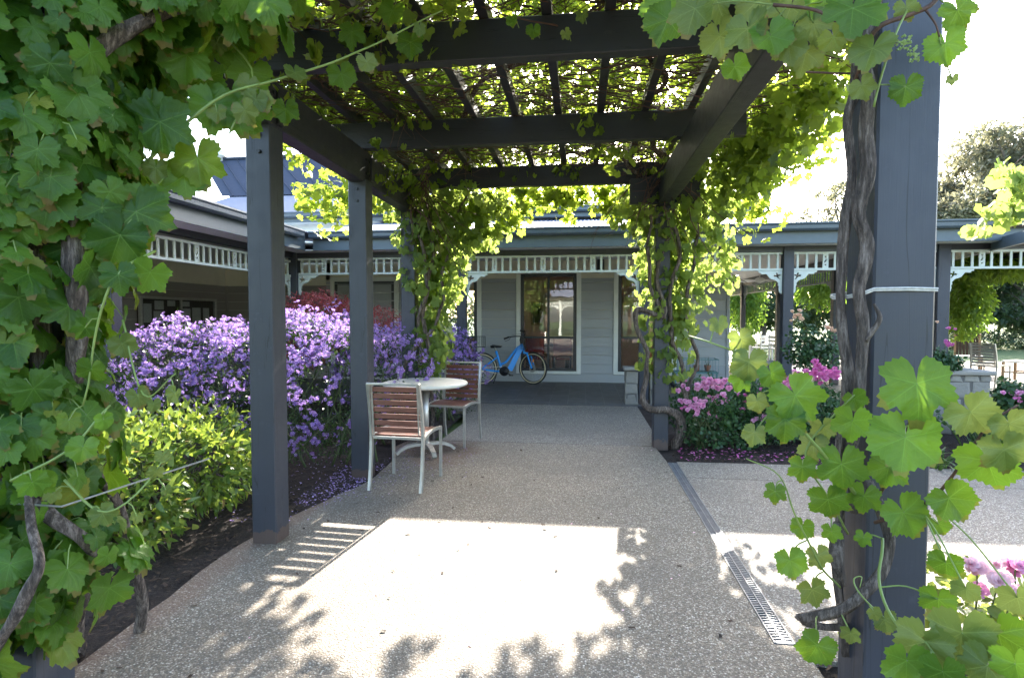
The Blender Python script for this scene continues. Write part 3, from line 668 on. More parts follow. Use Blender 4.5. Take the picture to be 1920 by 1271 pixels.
panel_me = curve_mesh('fret_panel', [[(-.042, 0), (.042, 0), (.042, FH), (-.042, FH)], circ(0, .05, .013), circ(0, .172, .013), [(-.022, .075), (-.006, .09), (.006, .098), (.024, .13), (.005, .125), (.004, .152), (-.004, .152), (-.005, .115), (-.02, .10)]], .018, M['fret'])
brk_out = [(0, 0), (.36, 0), (.352, -.03), (.325, -.028), (.31, -.055), (.27, -.052), (.235, -.05), (.215, -.075), (.185, -.115), (.145, -.135), (.115, -.14), (.085, -.155), (.055, -.195), (.06, -.225), (.045, -.245), (.05, -.28), (.04, -.33), (.012, -.36), (0, -.36)]
fleur = [(.03, -.125), (.055, -.098), (.045, -.08), (.025, -.085), (.02, -.065), (.04, -.055), (.058, -.065), (.062, -.04), (.085, -.025), (.09, -.05), (.085, -.07), (.11, -.06), (.128, -.075), (.115, -.095), (.09, -.09), (.08, -.1), (.062, -.118), (.045, -.138)]
brk_me = curve_mesh('bracket', [brk_out, fleur], .02, M['fret']); brk_me2 = curve_mesh('bracket', [[(-x, y) for x, y in brk_out][::-1], [(-x, y) for x, y in fleur][::-1]], .02, M['fret'])
bal_me = MB().box(-.018, .018, -.009, .009, 0, FH, .002).mesh('baluster', M['fret'])
def fretwork(a, c, z0=2.165, brackets=(1, 1), dark=None, parent=None, label=None, dist=1):
    """one bay of fretwork from a to c (x, y)"""
    a = Vector((*a, 0)); c = Vector((*c, 0)); d = c - a; L = d.length; ang = math.atan2(d.y, d.x); d.normalize()
    par = parent or hs; base = WLOC[par.name]
    f = bpy.data.objects.new('fretwork', MB().box(0, L, -.02, .02, z0 + FH, z0 + FH + .035, .003).box(0, L, -.022, .022, z0 - .035, z0, .003).mesh('fretwork_rails', M['fret'] if not dark else dark))
    COL.objects.link(f); f.parent = par; f.location = a - base; f.rotation_euler = (0, 0, ang)
    n = int(round(L / .136)); st = L / n
    for i in range(n):
        x = (i + .5) * st; pan = i % 6 == 3
        me = panel_me if pan else bal_me
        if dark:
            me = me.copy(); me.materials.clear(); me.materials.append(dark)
        o = bpy.data.objects.new('fret_panel' if pan else 'baluster', me); COL.objects.link(o); o.parent = f; o.location = (x, 0, z0)
        if pan: o.rotation_euler = (R(90), 0, 0)
    for k, (me, x) in enumerate(((brk_me, 0), (brk_me2, L))):
        if brackets[k]:
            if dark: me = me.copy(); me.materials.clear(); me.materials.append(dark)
            o = bpy.data.objects.new('bracket', me); COL.objects.link(o); o.parent = f; o.location = (x, 0, z0 - .036); o.rotation_euler = (R(90), 0, 0)
    return f
YF = 9.31
for x0, x1 in ((-4.87, -2.065), (-1.908, .92), (1.08, 3.105), (3.262, 5.315)): fretwork((x0, YF), (x1, YF))
fretwork((-4.99, 5.57), (-4.99, 9.235), z0=2.13); fretwork((-4.99, 2.15), (-4.99, 5.415), z0=2.13)
fretwork((5.49, YF), (7.6, YF), brackets=(1, 0))
# deep verandah to the right: dark line of posts seen from inside
XV = 5.25
ys = [9.39, 12.6, 16.0, 19.4, 22.6]
for a, c in zip(ys, ys[1:]):
    part(MB().box(XV - .07, XV + .07, c - .14, c, 0, 2.615, .005), 'verandah_post', 'post'); part(MB().box(XV - .05, XV + .05, a + .001, c - .141, 2.42, 2.615, .003), 'post_beam', 'frame')
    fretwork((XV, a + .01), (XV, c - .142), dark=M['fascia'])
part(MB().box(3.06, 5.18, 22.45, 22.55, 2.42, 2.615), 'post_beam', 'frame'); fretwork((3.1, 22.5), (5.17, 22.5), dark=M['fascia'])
structure(MB().box(3.07, 6.1, 12.25, 24, -.06, .0).build('verandah_slab', M['tile']))
# return beam and eaves at the right-hand end
part(MB().bar((6.45, 10.85, 2.47), (5.75, 8.0, 2.47), .05, .16), 'return_beam', M['fascia']); part(MB().box(6.0, 8.2, 8.94, 12.0, 2.625, 2.64), 'verandah_ceiling', 'ceil')
# roofs
def corrugated(P, xdir, updir, W_, L_, name, mat, pitch=.076, amp=.009):
    P = Vector(P); xd = Vector(xdir).normalized(); ud = Vector(updir).normalized(); n = xd.cross(ud).normalized(); n = n if n.z > 0 else -n
    k = int(W_ / pitch * 6); V = []
    for j in range(2):
        for i in range(k + 1):
            x = W_ * i / k; V.append(P + xd * x + ud * (L_ * j) + n * (amp * math.sin(2 * math.pi * x / pitch)))
    return part(MB().add(V, [(i, i + 1, k + 2 + i, k + 1 + i) for i in range(k)]), name, mat, True)
up = Vector((0, 3.45, .70)).normalized()
corrugated((-4.45, 8.85, 2.80), (1, 0, 0), up, 7.55, 3.5, 'verandah_roof', 'roof')
corrugated((3.1, 8.85, 2.785), (1, 0, 0), (0, 1, .02), 5.4, 10, 'verandah_roof', 'roof')
corrugated((-4.48, 2, 2.80), (0, 1, 0), (-1, 0, .10), 8.5, 4.2, 'wing_roof', 'roof')
# upper storey wall strip, eaves and gutter
part(MB().box(-8.6, 3.03, 12.30, 12.38, 2.81, 3.60), 'upper_wall', 'trim')
part(MB().box(-9.2, 3.60, 11.92, 11.945, 3.49, 3.66, .002), 'fascia', 'fascia', label='upper fascia under the corrugated roof'); part(gutter_x(-9.2, 3.70, 11.80, 3.70), 'gutter', 'gutter'); part(MB().box(-9.2, 3.60, 11.95, 12.30, 3.50, 3.515), 'soffit_lining', 'ceil')
part(MB().box(3.60, 3.625, 11.92, 20, 3.49, 3.66), 'fascia', 'fascia'); part(MB().box(3.05, 3.60, 12.31, 20, 3.50, 3.515), 'soffit_lining', 'ceil'); part(MB().box(2.95, 3.03, 12.4, 20, 2.81, 3.60), 'upper_wall', 'trim')
corrugated((-9.2, 11.85, 3.705), (1, 0, 0), (0, 2.2, .86), 12.8, 2.36, 'main_roof', 'roof')
up2 = Vector((0, 1.62, 1.36)); Lr = up2.length
def blue_roof():
    y0, z0, y1, z1 = 13.98, 4.57, 15.75, 6.03
    V = []; x = -12.0
    mb = MB().add([(-9.4, y0, z0), (-2.2, y0, z0), (-4.6, y1, z1), (-11.2, y1, z1)], [(0, 1, 2, 3)])
    return mb
part(blue_roof(), 'upper_roof', 'roofblue')
for i in range(17):
    x = -9.4 + i * .44; part(MB().bar((x, 13.98, 4.585), (x - .0, 13.98, 4.585 + .001), .02, .02), 'roof_seam', 'roofblue') if False else None
for i in range(16):
    x0 = -9.1 + i * .42; x1 = x0 - 1.85
    if x1 + 1.8 < -4.4 + 1.9: part(MB().bar((x0, 13.98, 4.585), (x1, 15.75, 6.045), .018, .022), 'roof_seam', 'roofblue')
part(MB().add([(-2.2, 13.98, 4.57), (-2.2, 20, 4.57), (-4.6, 15.75, 6.03)], [(0, 1, 2)]), 'upper_roof', 'roofblue'); part(MB().add([(-11.2, 15.75, 6.03), (-4.6, 15.75, 6.03), (-2.2, 20, 4.4), (-12, 20, 4.4)], [(0, 1, 2, 3)]), 'upper_roof', 'roofblue')
part(MB().tube([(-11.2, 15.75, 6.06), (-4.6, 15.75, 6.06)], .05, 8), 'ridge_cap', 'roofblue', True)
part(MB().add([(3.60, 11.85, 3.72), (3.60, 20, 3.72), (.9, 20, 4.6), (.9, 14.03, 4.6)], [(0, 1, 2, 3)]), 'main_roof', 'roof')
part(MB().add([(-9.2, 14.03, 4.56), (3.6, 14.03, 4.56), (3.6, 20, 3.7), (-9.2, 20, 3.7)], [(0, 1, 2, 3)]), 'main_roof', 'roof')
part(MB().add([(-16, 9, 2.9), (-9.3, 13.0, 3.9), (-9.3, 20, 5.2), (-16, 20, 5.2)], [(0, 1, 2, 3)]), 'wing_roof', 'roof')
tv = thing('roof_vent', 'small pale turbine vent on the blue roof ridge', 'vent', tuple(at(412, 301, 15.7)))
p = at(412, 303, 15.7); wbuild(MB().lathe([(.10, 0), (.10, .12), (.19, .14), (.19, .19), (.13, .21), (.17, .24), (.17, .29), (.05, .33)], 12, p), 'vent_cowl', M['white'], tv, True)
# wall light, down lights, ceiling fan
wl = thing('wall_light', 'grey bulkhead light high on the verandah wall', 'wall light', (.40, 12.2, 2.45))
wbuild(MB().tube([(.40, 12.2, 2.40), (.40, 12.2, 2.62)], .075, 12), 'lamp_body', M['frame'], wl, True); wbuild(MB().lathe([(.02, 2.32), (.06, 2.34), (.073, 2.399)], 12, (.40, 12.2, 0)), 'lens', M['white'], wl, True)
lampm, t, b = nm('lit lamp lens'); b.inputs['Emission Color'].default_value = (1, .92, .8, 1); b.inputs['Emission Strength'].default_value = 2.2
for k, (x, y, lab) in enumerate(((4.45, 17.2, 'lit round downlight farthest along the verandah ceiling'), (4.45, 12.9, 'lit round downlight beside the ceiling fan nearer the front post'))):
    dl = thing('downlight', lab, 'downlight', (x, y, 2.6), 0, 'verandah downlights')
    wbuild(MB().lathe([(.10, 2.605), (.105, 2.619)], 16, (x, y, 0)), 'ring', M['white'], dl, True); wbuild(MB().lathe([(.08, 2.598), (.082, 2.604)], 16, (x, y, 0)), 'lens', lampm, dl)
fx, fy = 4.35, 14.6
fn = thing('ceiling_fan', 'white four bladed ceiling fan hanging under the verandah ceiling', 'ceiling fan', (fx, fy, 2.3))
wbuild(MB().tube([(fx, fy, 2.615), (fx, fy, 2.36)], .015, 8), 'rod', M['white'], fn, True); wbuild(MB().lathe([(.03, 2.24), (.11, 2.27), (.12, 2.33), (.06, 2.37)], 16, (fx, fy, 0)), 'motor', M['white'], fn, True)
for k in range(4):
    a = k * math.pi / 2 + .4; wbuild(MB().obox((fx + math.cos(a) * .40, fy + math.sin(a) * .40, 2.30), (.56, .13, .012), (R(10), 0, a)), 'blade', M['white'], fn)
# notice board on the left wing wall
nb = thing('notice_board', 'glazed notice board with pinned papers on the brown weatherboards', 'notice board', (-8.1, 11, 1.4))
y0, y1, z0, z1 = 9.55, 11.75, 1.02, 1.80
wbuild(MB().box(-8.165, -8.145, y0, y1, z0, z1), 'backing', M['darkwood'], nb)
for a in ((y0, y0 + .05, z0, z1), (y1 - .05, y1, z0, z1), (y0 + .051, y1 - .051, z1 - .05, z1), (y0 + .051, y1 - .051, z0, z0 + .05)): wbuild(MB().box(-8.144, -8.08, *a, .003), 'frame', M['steel'], nb)
wbuild(MB().box(-8.13, -8.09, 10.62, 10.66, z0 + .051, z1 - .051), 'mullion', M['steel'], nb)
for (y, zz, w, h) in ((9.68, 1.30, .2, .36), (9.93, 1.28, .27, .24), (9.96, 1.55, .24, .17), (10.30, 1.62, .22, .11), (10.68, 1.62, .26, .10), (10.72, 1.28, .24, .30), (11.02, 1.30, .26, .30), (11.36, 1.32, .2, .28)):
    wbuild(MB().box(-8.143, -8.141, y, y + w, zz, zz + h), 'paper', M['paper'], nb)
wbuild(MB().box(-8.10, -8.097, y0 + .051, y1 - .051, z0 + .051, z1 - .051), 'pane', M['glass'], nb)
# interior things seen through the panes
pf = thing('framed_picture', 'gilt framed dark picture on the pink wall behind the window', 'picture', (-1.0, 14.37, 1.6))
wbuild(MB().box(-1.28, -.98, 14.36, 14.39, 1.20, 1.80, .006), 'frame', M['wood'], pf); wbuild(MB().box(-1.23, -1.03, 14.352, 14.358, 1.25, 1.75), 'canvas', M['darkwood'], pf)
dt = thing('dining_table', 'timber dining table inside the room behind the window', 'table', (-.85, 13.4, 0))
wbuild(MB().box(-1.3, -.3, 13.15, 13.85, .72, .75, .005), 'tabletop', M['darkwood'], dt)
for x in (-1.25, -.35):
    for y in (13.2, 13.8): wbuild(MB().box(x - .025, x + .025, y - .025, y + .025, .012, .719), 'leg', M['darkwood'], dt)
for k, (x, y, rz, lab) in enumerate(((-1.05, 13.0, 0, 'red upholstered dining chair on the left behind the window'), (-.45, 13.0, .15, 'red upholstered dining chair on the right behind the window'))):
    c = thing('dining_chair', lab, 'chair', (x, y, .012), rz, 'red dining chairs indoors')
    MB().box(-.21, .21, -.2, .2, .42, .47, .01).build('seat', M['redchair'], c); MB().box(-.21, .21, -.22, -.18, .5, .95, .01).build('backrest', M['redchair'], c)
    for sx in (-.18, .18):
        MB().box(sx - .018, sx + .018, -.215, -.18, 0, .499).build('leg', M['darkwood'], c); MB().box(sx - .018, sx + .018, .16, .195, 0, .419).build('leg', M['darkwood'], c)
# ================================================================== FURNITURE
tb = thing('cafe_table', 'round cream topped cafe table on a four footed steel pedestal', 'table', (-1.60, 5.68, 0))
MB().lathe([(.36, .700), (.40, .703), (.432, .714), (.437, .728), (.430, .740), (.41, .743)], 48).build('tabletop', M['tabletop'], tb, True)
MB().lathe([(.034, .06), (.034, .698)], 16).build('pedestal', M['steel'], tb, True); MB().lathe([(.15, .675), (.15, .695)], 16).build('top_plate', M['frame'], tb)
MB().lathe([(.06, .05), (.055, .09), (.036, .12)], 16).build('pedestal_boss', M['steel'], tb, True)
for k in range(4):
    a = k * math.pi / 2 + .55; d = Vector((math.cos(a), math.sin(a), 0)); pts = [d * r + Vector((0, 0, z)) for r, z in ((.03, .095), (.12, .098), (.20, .085), (.27, .055), (.31, .018))]
    mb = MB()
    for p, q, w in zip(pts, pts[1:], (.06, .056, .05, .045)): mb.bar(p, q, w, .028)
    mb.build('foot', M['steel'], tb)
def patio_chair(name, label, loc, rz, group='slatted chairs at the cafe table', copy_of=None, slat='slat'):
    c = thing(name, label, 'chair', loc, rz, group)
    for s in (-1, 1):
        pts = [(s * .22, -.265, 0), (s * .222, -.235, .15), (s * .222, -.215, .32), (s * .222, -.21, .47), (s * .22, -.235, .66), (s * .215, -.285, .872)]
        mb = MB()
        cp = curve_pts(pts, 4)
        for p, q in zip(cp, cp[1:]): mb.bar(p, q + (q - p) * .06, .022, .034, up=(0, 1, 0))
        mb.build('rear_leg', M['steel'], c)
        pts = curve_pts([(s * .222, .245, 0), (s * .222, .243, .40), (s * .222, .22, .438), (s * .222, .0, .452), (s * .222, -.2, .425)], 3)
        mb = MB()
        for p, q in zip(pts, pts[1:]): mb.bar(p, q + (q - p) * .06, .022, .026)
        mb.build('front_leg', M['steel'], c)
    MB().box(-.226, .226, -.302, -.274, .868, .886, .004).build('top_rail', M['steel'], c)
    MB().box(-.21, .21, .206, .226, .422, .444, .003).build('seat_rail', M['steel'], c); MB().box(-.21, .21, -.215, -.195, .415, .437, .003).build('seat_rail', M['steel'], c)
    for k in range(7):
        z = .475 + k * .0555; y = -.212 - max(0, z - .47) ** 1.6 * .17; MB().box(-.2, .2, y - .006 - .004, y + .006, z, z + .041, .002).build('back_slat', M[slat], c)
    for s in (-1, 1): MB().bar((s * .195, -.226, .46), (s * .195, -.262, .86), .012, .008).build('slat_strip', M['steel'], c)
    for k in range(8):
        y = -.18 + k * .0485; MB().box(-.208, .208, y, y + .040, .437 + .010 * math.sin(k / 7 * 3.1), .449 + .010 * math.sin(k / 7 * 3.1), .002).build('seat_slat', M[slat], c)
    return c
patio_chair('slatted_chair', 'steel framed slatted chair with its back to the camera nearest the open path', (-1.475, 4.64, 0), R(-4))
patio_chair('slatted_chair', 'steel framed slatted chair beyond the round table facing the camera', (-1.425, 6.24, 0), R(169.6))

# bicycle
def at_g(x, Y): return at(x, 690, Y)
rh = at(902, 690, 11.50); fh = at(1000.5, 690, 11.72); mid = (rh + fh) / 2; hd = math.atan2(fh.y - rh.y, fh.x - rh.x)
bk = thing('electric_bicycle', 'bright blue step through electric bicycle with cream walled tyres leaning by the window', 'bicycle', (mid.x, mid.y, .003), hd)
bk.rotation_euler = (R(-3), 0, hd)
Rr, hx = .33, .54; BL, BKm = M['blue'], M['black']
def wheel(c, steer, nm_='wheel'):
    w = bpy.data.objects.new(nm_, MB().tube([(.285 * math.cos(a * math.pi / 18), 0, .285 * math.sin(a * math.pi / 18)) for a in range(36)], .013, 6, closed=True).mesh('rim', M['black'], smooth=True)); COL.objects.link(w)
    w.parent = bk; w.location = c; w.rotation_euler = (0, 0, steer)
    def torus(r, rr, sy=1): return MB().tube([(r * math.cos(a * math.pi / 24), 0, r * math.sin(a * math.pi / 24)) for a in range(48)], rr, 8, closed=True)
    torus(.307, .028).build('tyre', M['rubber'], w, True)
    mb = MB()
    for s in (-1, 1): 
        P = [( .302 * math.cos(a * math.pi / 24), s * .0215, .300 * math.sin(a * math.pi / 24)) for a in range(48)]; mb.tube(P, .0135, 6, closed=True)
    mb.build('side_wall', M['cream_rubber'], w, True)
    mb = MB()
    for k in range(28): 
        a = k * math.pi / 14; s = (-1) ** k; mb.bar((.025 * math.cos(a + .9 * s), s * .022, .025 * math.sin(a + .9 * s)), (.28 * math.cos(a), 0, .28 * math.sin(a)), .0022, .0022)
    mb.build('spokes', M['steel'], w); MB().tube([(0, -.05, 0), (0, .05, 0)], .028, 12).build('hub', M['black'], w, True)
    MB().tube([(0, -.032, 0), (0, -.030, 0)], .08, 20).build('disc_rotor', M['steel'], w)
    MB().box(-.008, .008, -.02, .02, .13, .19).build('reflector', M['orange'], w); return w
wheel((-hx, 0, Rr), 0); ST = R(-38); wheel((hx, 0, Rr), ST)
def bt(name, pts, r, mat, n=10, par=None, k=5): return MB().tube(curve_pts(pts, k) if len(pts) > 2 else pts, r, n).build(name, mat, par or bk, True)
fm = bt('frame', [(.29, 0, .84), (.335, 0, .70)], .034, BL)
bt('top_tube', [(.285, 0, .80), (.20, 0, .745), (.08, 0, .60), (-.03, 0, .47), (-.135, 0, .42)], .026, BL)
bt('seat_tube', [(-.235, 0, .70), (-.125, 0, .33), (-.105, 0, .27)], .026, BL)
mb = MB().bar((.285, 0, .775), (.045, 0, .30), .08, .11); mb.build('battery_tube', BL, bk)
for s in (-1, 1):
    bt('chain_stay', [(-hx, s * .06, Rr), (-.3, s * .05, .285), (-.07, s * .03, .28)], .017, BL); bt('seat_stay', [(-hx, s * .06, Rr), (-.33, s * .035, .48), (-.19, s * .015, .59)], .015, BL)
fk = bpy.data.objects.new('fork', MB().tube([(.0, 0, .0), (.0, 0, .12)], .018, 8).mesh('fork', BL)); COL.objects.link(fk); fk.parent = bk; fk.location = (.345, 0, .64); fk.rotation_euler = (0, 0, 0)
cs, sn = math.cos(ST), math.sin(ST)
def fkpt(x, y, z): return (hx + x * cs - y * sn, x * sn + y * cs, z)
for s in (-1, 1): bt('fork_blade', [(.345, 0, .665), fkpt(-.11, s * .055, .62), fkpt(-.05, s * .06, .46), fkpt(0, s * .06, Rr)], .019, BL)
bt('stem', [(.29, 0, .84), (.272, 0, .93), (.29, -.01, .985)], .015, BKm)
def bar_pt(x, y, z): return (.285 + x * cs - y * sn, x * sn + y * cs, z)
bt('handlebar', [bar_pt(-.20, -.31, .95), bar_pt(-.08, -.29, .985), bar_pt(.03, -.12, 1.0), bar_pt(.04, 0, .99), bar_pt(.03, .12, 1.05), bar_pt(-.08, .29, 1.11), bar_pt(-.20, .31, 1.13)], .011, BKm)
for s in (-1, 1):
    bt('grip', [bar_pt(-.21, s * .311, 1.038 + s * .092), bar_pt(-.10, s * .297, 1.045 + s * .062)], .019, BKm); bt('brake_lever', [bar_pt(-.07, s * .29, 1.03 + s * .06), bar_pt(-.09, s * .31, 1.0 + s * .07), bar_pt(-.18, s * .325, .99 + s * .09)], .006, BKm)
mb = MB().add([(-.36, -.09, .80), (-.36, .09, .80), (-.30, .07, .83), (-.18, .03, .81), (-.10, .015, .80), (-.10, -.015, .80), (-.18, -.03, .81), (-.30, -.07, .83), (-.34, 0, .76), (-.14, 0, .765)],
              [(0, 1, 2, 7), (7, 2, 3, 6), (6, 3, 4, 5), (0, 8, 1), (1, 8, 2), (2, 8, 9, 3), (3, 9, 4), (4, 9, 5), (5, 9, 6), (6, 9, 8, 7), (7, 8, 0)]); mb.build('saddle', BKm, bk, True)
bt('seat_post', [(-.235, 0, .70), (-.262, 0, .78)], .014, M['steel'])
def wire_basket(name, x0, x1, y0, y1, z0, z1, tf=lambda x, y, z: (x, y, z)):
    mb = MB(); 
    for z in [z0 + (z1 - z0) * k / 5 for k in range(6)]:
        P = [(x0, y0, z), (x1, y0, z), (x1, y1, z), (x0, y1, z)]
        for p, q in zip(P, P[1:] + P[:1]): mb.bar(tf(*p), tf(*q), .004 if z < z1 else .008, .004 if z < z1 else .008)
    for k in range(10):
        x = x0 + (x1 - x0) * k / 9; y = y0 + (y1 - y0) * k / 9
        for yy in (y0, y1): mb.bar(tf(x, yy, z0), tf(x, yy, z1), .003, .003)
        for xx in (x0, x1): mb.bar(tf(xx, y, z0), tf(xx, y, z1), .003, .003)
        mb.bar(tf(x, y0, z0), tf(x, y1, z0), .004, .004)
    return mb.build(name, BKm, bk)
wire_basket('rear_basket', -.80, -.46, -.15, .15, .80, 1.0)
wire_basket('front_basket', .08, .36, -.16, .16, .74, .96, lambda x, y, z: bar_pt(x, y, z))
MB().box(-.78, -.45, -.04, .04, .775, .79, .004).build('rear_rack', BKm, bk)
for s in (-1, 1): bt('rack_strut', [(-.70, s * .05, .78), (-hx, s * .062, Rr)], .006, BKm)
def guard(c, a0, a1, steer=0):
    mb = MB(); V = []; n = 16
    for i in range(n + 1):
        a = R(a0 + (a1 - a0) * i / n)
        for y in (-.03, 0, .03):
            r = .345 - (.012 if y else 0); x, z = r * math.cos(a), r * math.sin(a); V.append((c[0] + x * math.cos(steer) - y * math.sin(steer), x * math.sin(steer) + y * math.cos(steer), c[2] + z))
    mb.add(V, [(i * 3 + j, i * 3 + j + 1, i * 3 + j + 4, i * 3 + j + 3) for i in range(n) for j in range(2)]); mb.build('mudguard', BKm, bk, True)
guard((-hx, 0, Rr), 20, 200); guard((hx, 0, Rr), 70, 200, ST)
MB().tube([(-.07, -.06, .28), (-.07, -.045, .28)], .10, 24).build('chain_guard', BKm, bk, True); MB().tube([(-.07, -.06, .28), (-.07, .06, .28)], .045, 16).build('motor', BKm, bk, True)
MB().bar((-.07, -.07, .28), (.06, -.085, .20), .012, .02).box(.02, .11, -.16, -.09, .185, .205, .003).build('crank', BKm, bk); MB().bar((-.07, .07, .28), (-.19, .085, .36), .012, .02).build('crank', BKm, bk)
MB().bar((-.50, -.05, .30), (-.08, -.055, .20), .006, .01).bar((-.50, -.05, .36), (-.08, -.055, .37), .006, .01).build('chain', M['steel'], bk)
bt('brake_cable', [bar_pt(-.05, -.27, 1.03), bar_pt(.15, -.12, 1.03), (.36, -.05, .85), (.34, -.03, .70)], .003, BKm); MB().bar((-.20, .05, .28), (-.28, .22, .01), .014, .014).build('kick_stand', BKm, bk)

# stone piers by the deck posts
def pier(x0, x1, y0, y1, h, label, rows=3):
    t_ = thing('stone_pier', label, 'stone pier', ((x0 + x1) / 2, (y0 + y1) / 2, 0), 0, 'rubble stone piers')
    wbuild(MB().box(x0 + .012, x1 - .012, y0 + .012, y1 - .012, -.03, h - .055), 'core', M['mortar'], t_)
    r_ = random.Random(int(x0 * 100)); z = -.02
    def stone(vs2, depth_axis, a, sign):
        pass
    while z < h - .07:
        hh = min(r_.uniform(.15, .27), h - .056 - z)
        for face in range(4):
            L0, L1 = (x0, x1) if face % 2 == 0 else (y0, y1); u = L0
            while u < L1 - .01:
                w = min(r_.uniform(.13, .28), L1 - u); w = L1 - u if L1 - u - w < .06 else w; g = .007; pr = r_.uniform(.008, .022); sk = r_.uniform(-.045, .045)
                q = [(u + g, z + g), (u + w - g, z + g + sk * .4), (u + w - g - abs(sk), z + hh - g), (u + g + abs(sk) * .7, z + hh - g - sk * .3)]; qi = [((a - (u + w / 2)) * .8 + u + w / 2, (c - (z + hh / 2)) * .8 + z + hh / 2) for a, c in q]
                def P(a, c, d):
                    return {0: (a, y0 + .012 - d, c), 2: (a, y1 - .012 + d, c), 1: (x1 - .012 + d, a, c), 3: (x0 + .012 - d, a, c)}[face]
                V = [P(a, c, -.02) for a, c in q] + [P(a, c, pr * .6) for a, c in q] + [P(a, c, pr) for a, c in qi]
                F = [(i, (i + 1) % 4, (i + 1) % 4 + 4, i + 4) for i in range(4)] + [(i + 4, (i + 1) % 4 + 4, (i + 1) % 4 + 8, i + 8) for i in range(4)] + [(8, 9, 10, 11), (3, 2, 1, 0)]
                wbuild(MB().add(V, F), 'stone', M['stone'], t_); u += w
        z += hh
    wbuild(MB().box(x0 - .035, x1 + .035, y0 - .035, y1 + .035, h - .054, h, .012), 'cap_stone', M['stone'], t_)
pier(.71, .905, 9.22, 9.50, .60, 'rubble stone pier with a capstone beside the middle verandah post')
pier(1.10, 1.30, 9.22, 9.50, .60, 'rubble stone pier half hidden behind the vine trunk')
pier(2.75, 3.09, 9.40, 9.75, .70, 'grey stone pier left of the right hand verandah post')
p = at(1800, 697, 7.6)
pier(p.x - .38, p.x + .30, 7.5, 7.95, p.z + .02, 'low stone pedestal with a broad slab top among the strap leaves')
# green trolley
tr = thing('garden_trolley', 'faded teal metal trolley with a mesh rail and pots by the wall', 'trolley', (2.4, 11.6, 0))
x0, x1, y0, y1 = at(1262, 700, 11.5).x, at(1344, 700, 11.5).x, 11.35, 11.75; zt = at(1300, 697, 11.4).z; zr = at(1300, 674, 11.4).z
wbuild(MB().box(x0, x1, y0, y1, zt - .03, zt), 'tray', M['teal'], tr)
mb = MB()
for k in range(15):
    x = x0 + (x1 - x0) * k / 14
    for y in (y0, y1): mb.bar((x, y, zt), (x, y, zr), .006, .006)
for y in (y0, y1): mb.bar((x0, y, zr), (x1, y, zr), .014, .014)
for x in (x0, x1): mb.bar((x, y0, zr), (x, y1, zr), .014, .014)
wbuild(mb, 'rail', M['teal'], tr)
for x in (x0 + .03, x1 - .03):
    for y in (y0 + .03, y1 - .03): wbuild(MB().box(x - .015, x + .015, y - .015, y + .015, .1, zt - .031), 'leg', M['teal'], tr); wbuild(MB().tube([(x, y - .02, .055), (x, y + .02, .055)], .052, 12), 'wheel', M['black'], tr, True)
for k, (fx_, lab) in enumerate(((.55, 'small terracotta pot in the middle of the teal trolley'), (.80, 'small terracotta pot at the right end of the teal trolley'))):
    x = x0 + (x1 - x0) * fx_; pt = thing('flower_pot', lab, 'pot', (x, 11.55, zt)); wbuild(MB().lathe([(.04, zt + .002), (.065, zt + .10), (.07, zt + .12), (.055, zt + .12), (.045, zt + .05)], 14, (x, 11.55, 0)), 'pot', M['terracotta'], pt, True)
    mb = MB()
    for j in range(10): a = random.uniform(0, 6.28); mb.tube([(x, 11.55, zt + .06), (x + .06 * math.cos(a), 11.55 + .06 * math.sin(a), zt + .2 + .1 * random.random())], [.004, .001], 4)
    wbuild(mb, 'twigs', M['stem'], pt)

# far chairs on the patio
def board_chair(label, loc, rz, w=.52, mat='darkwood'):
    c = thing('wooden_chair', label, 'chair', loc, rz, 'dark wooden chairs on the patio')
    MB().box(-w / 2, w / 2, -.25, .24, .41, .45, .008).build('seat', M['white'] if mat == 'darkwood' else M[mat], c)
    for s in (-1, 1):
        MB().bar((s * (w / 2 - .025), .22, 0), (s * (w / 2 - .025), .22, .409), .045, .045).build('leg', M['wood'], c); mb = MB().bar((s * (w / 2 - .025), -.24, 0), (s * (w / 2 - .025), -.23, .45), .045, .045).bar((s * (w / 2 - .025), -.23, .45), (s * (w / 2 - .025), -.31, 1.0), .045, .045); mb.build('rear_leg', M['wood'], c)
        MB().bar((s * (w / 2 - .025), -.21, .2), (s * (w / 2 - .025), .2, .2), .02, .03).build('stretcher', M['wood'], c)
    mb = MB()
    for k in range(7): 
        x = -w / 2 + .07 + k * (w - .14) / 6; MB().bar((x, -.245, .47), (x, -.318, .97), .052, .014).build('back_slat', M[mat], c)
    MB().box(-w / 2 + .02, w / 2 - .02, -.335, -.30, .96, 1.03, .008).build('top_rail', M[mat], c)
    return c
p = at(1815, 688, 15.2); board_chair('dark slatted wooden chair with a pale cushion on the sunlit patio', (p.x, p.y, 0), R(-38))
p = at(1915, 688, 13.6); board_chair('dark wooden chair cut off by the right edge of the view', (p.x, p.y, 0), R(30))
p = at(1855, 715, 12.4); c = patio_chair('slatted_chair', 'slim steel chair with pale slats beside the dark wooden chair', (p.x, p.y, 0), R(-60), 'steel chairs on the patio', slat='steel')
def white_chair(label, loc, rz):
    c = thing('white_chair', label, 'chair', loc, rz, 'white chairs under the far verandah')
    MB().box(-.22, .22, -.2, .22, .42, .45, .006).build('seat', M['white'], c)
    for s in (-1, 1): MB().box(s * .2 - .018, s * .2 + .018, .18, .216, 0, .419).build('leg', M['white'], c); MB().box(s * .2 - .018, s * .2 + .018, -.236, -.20, 0, .86).build('rear_leg', M['white'], c)
    for k in range(3): MB().box(-.18, .18, -.225, -.21, .52 + k * .12, .58 + k * .12).build('back_slat', M['white'], c)
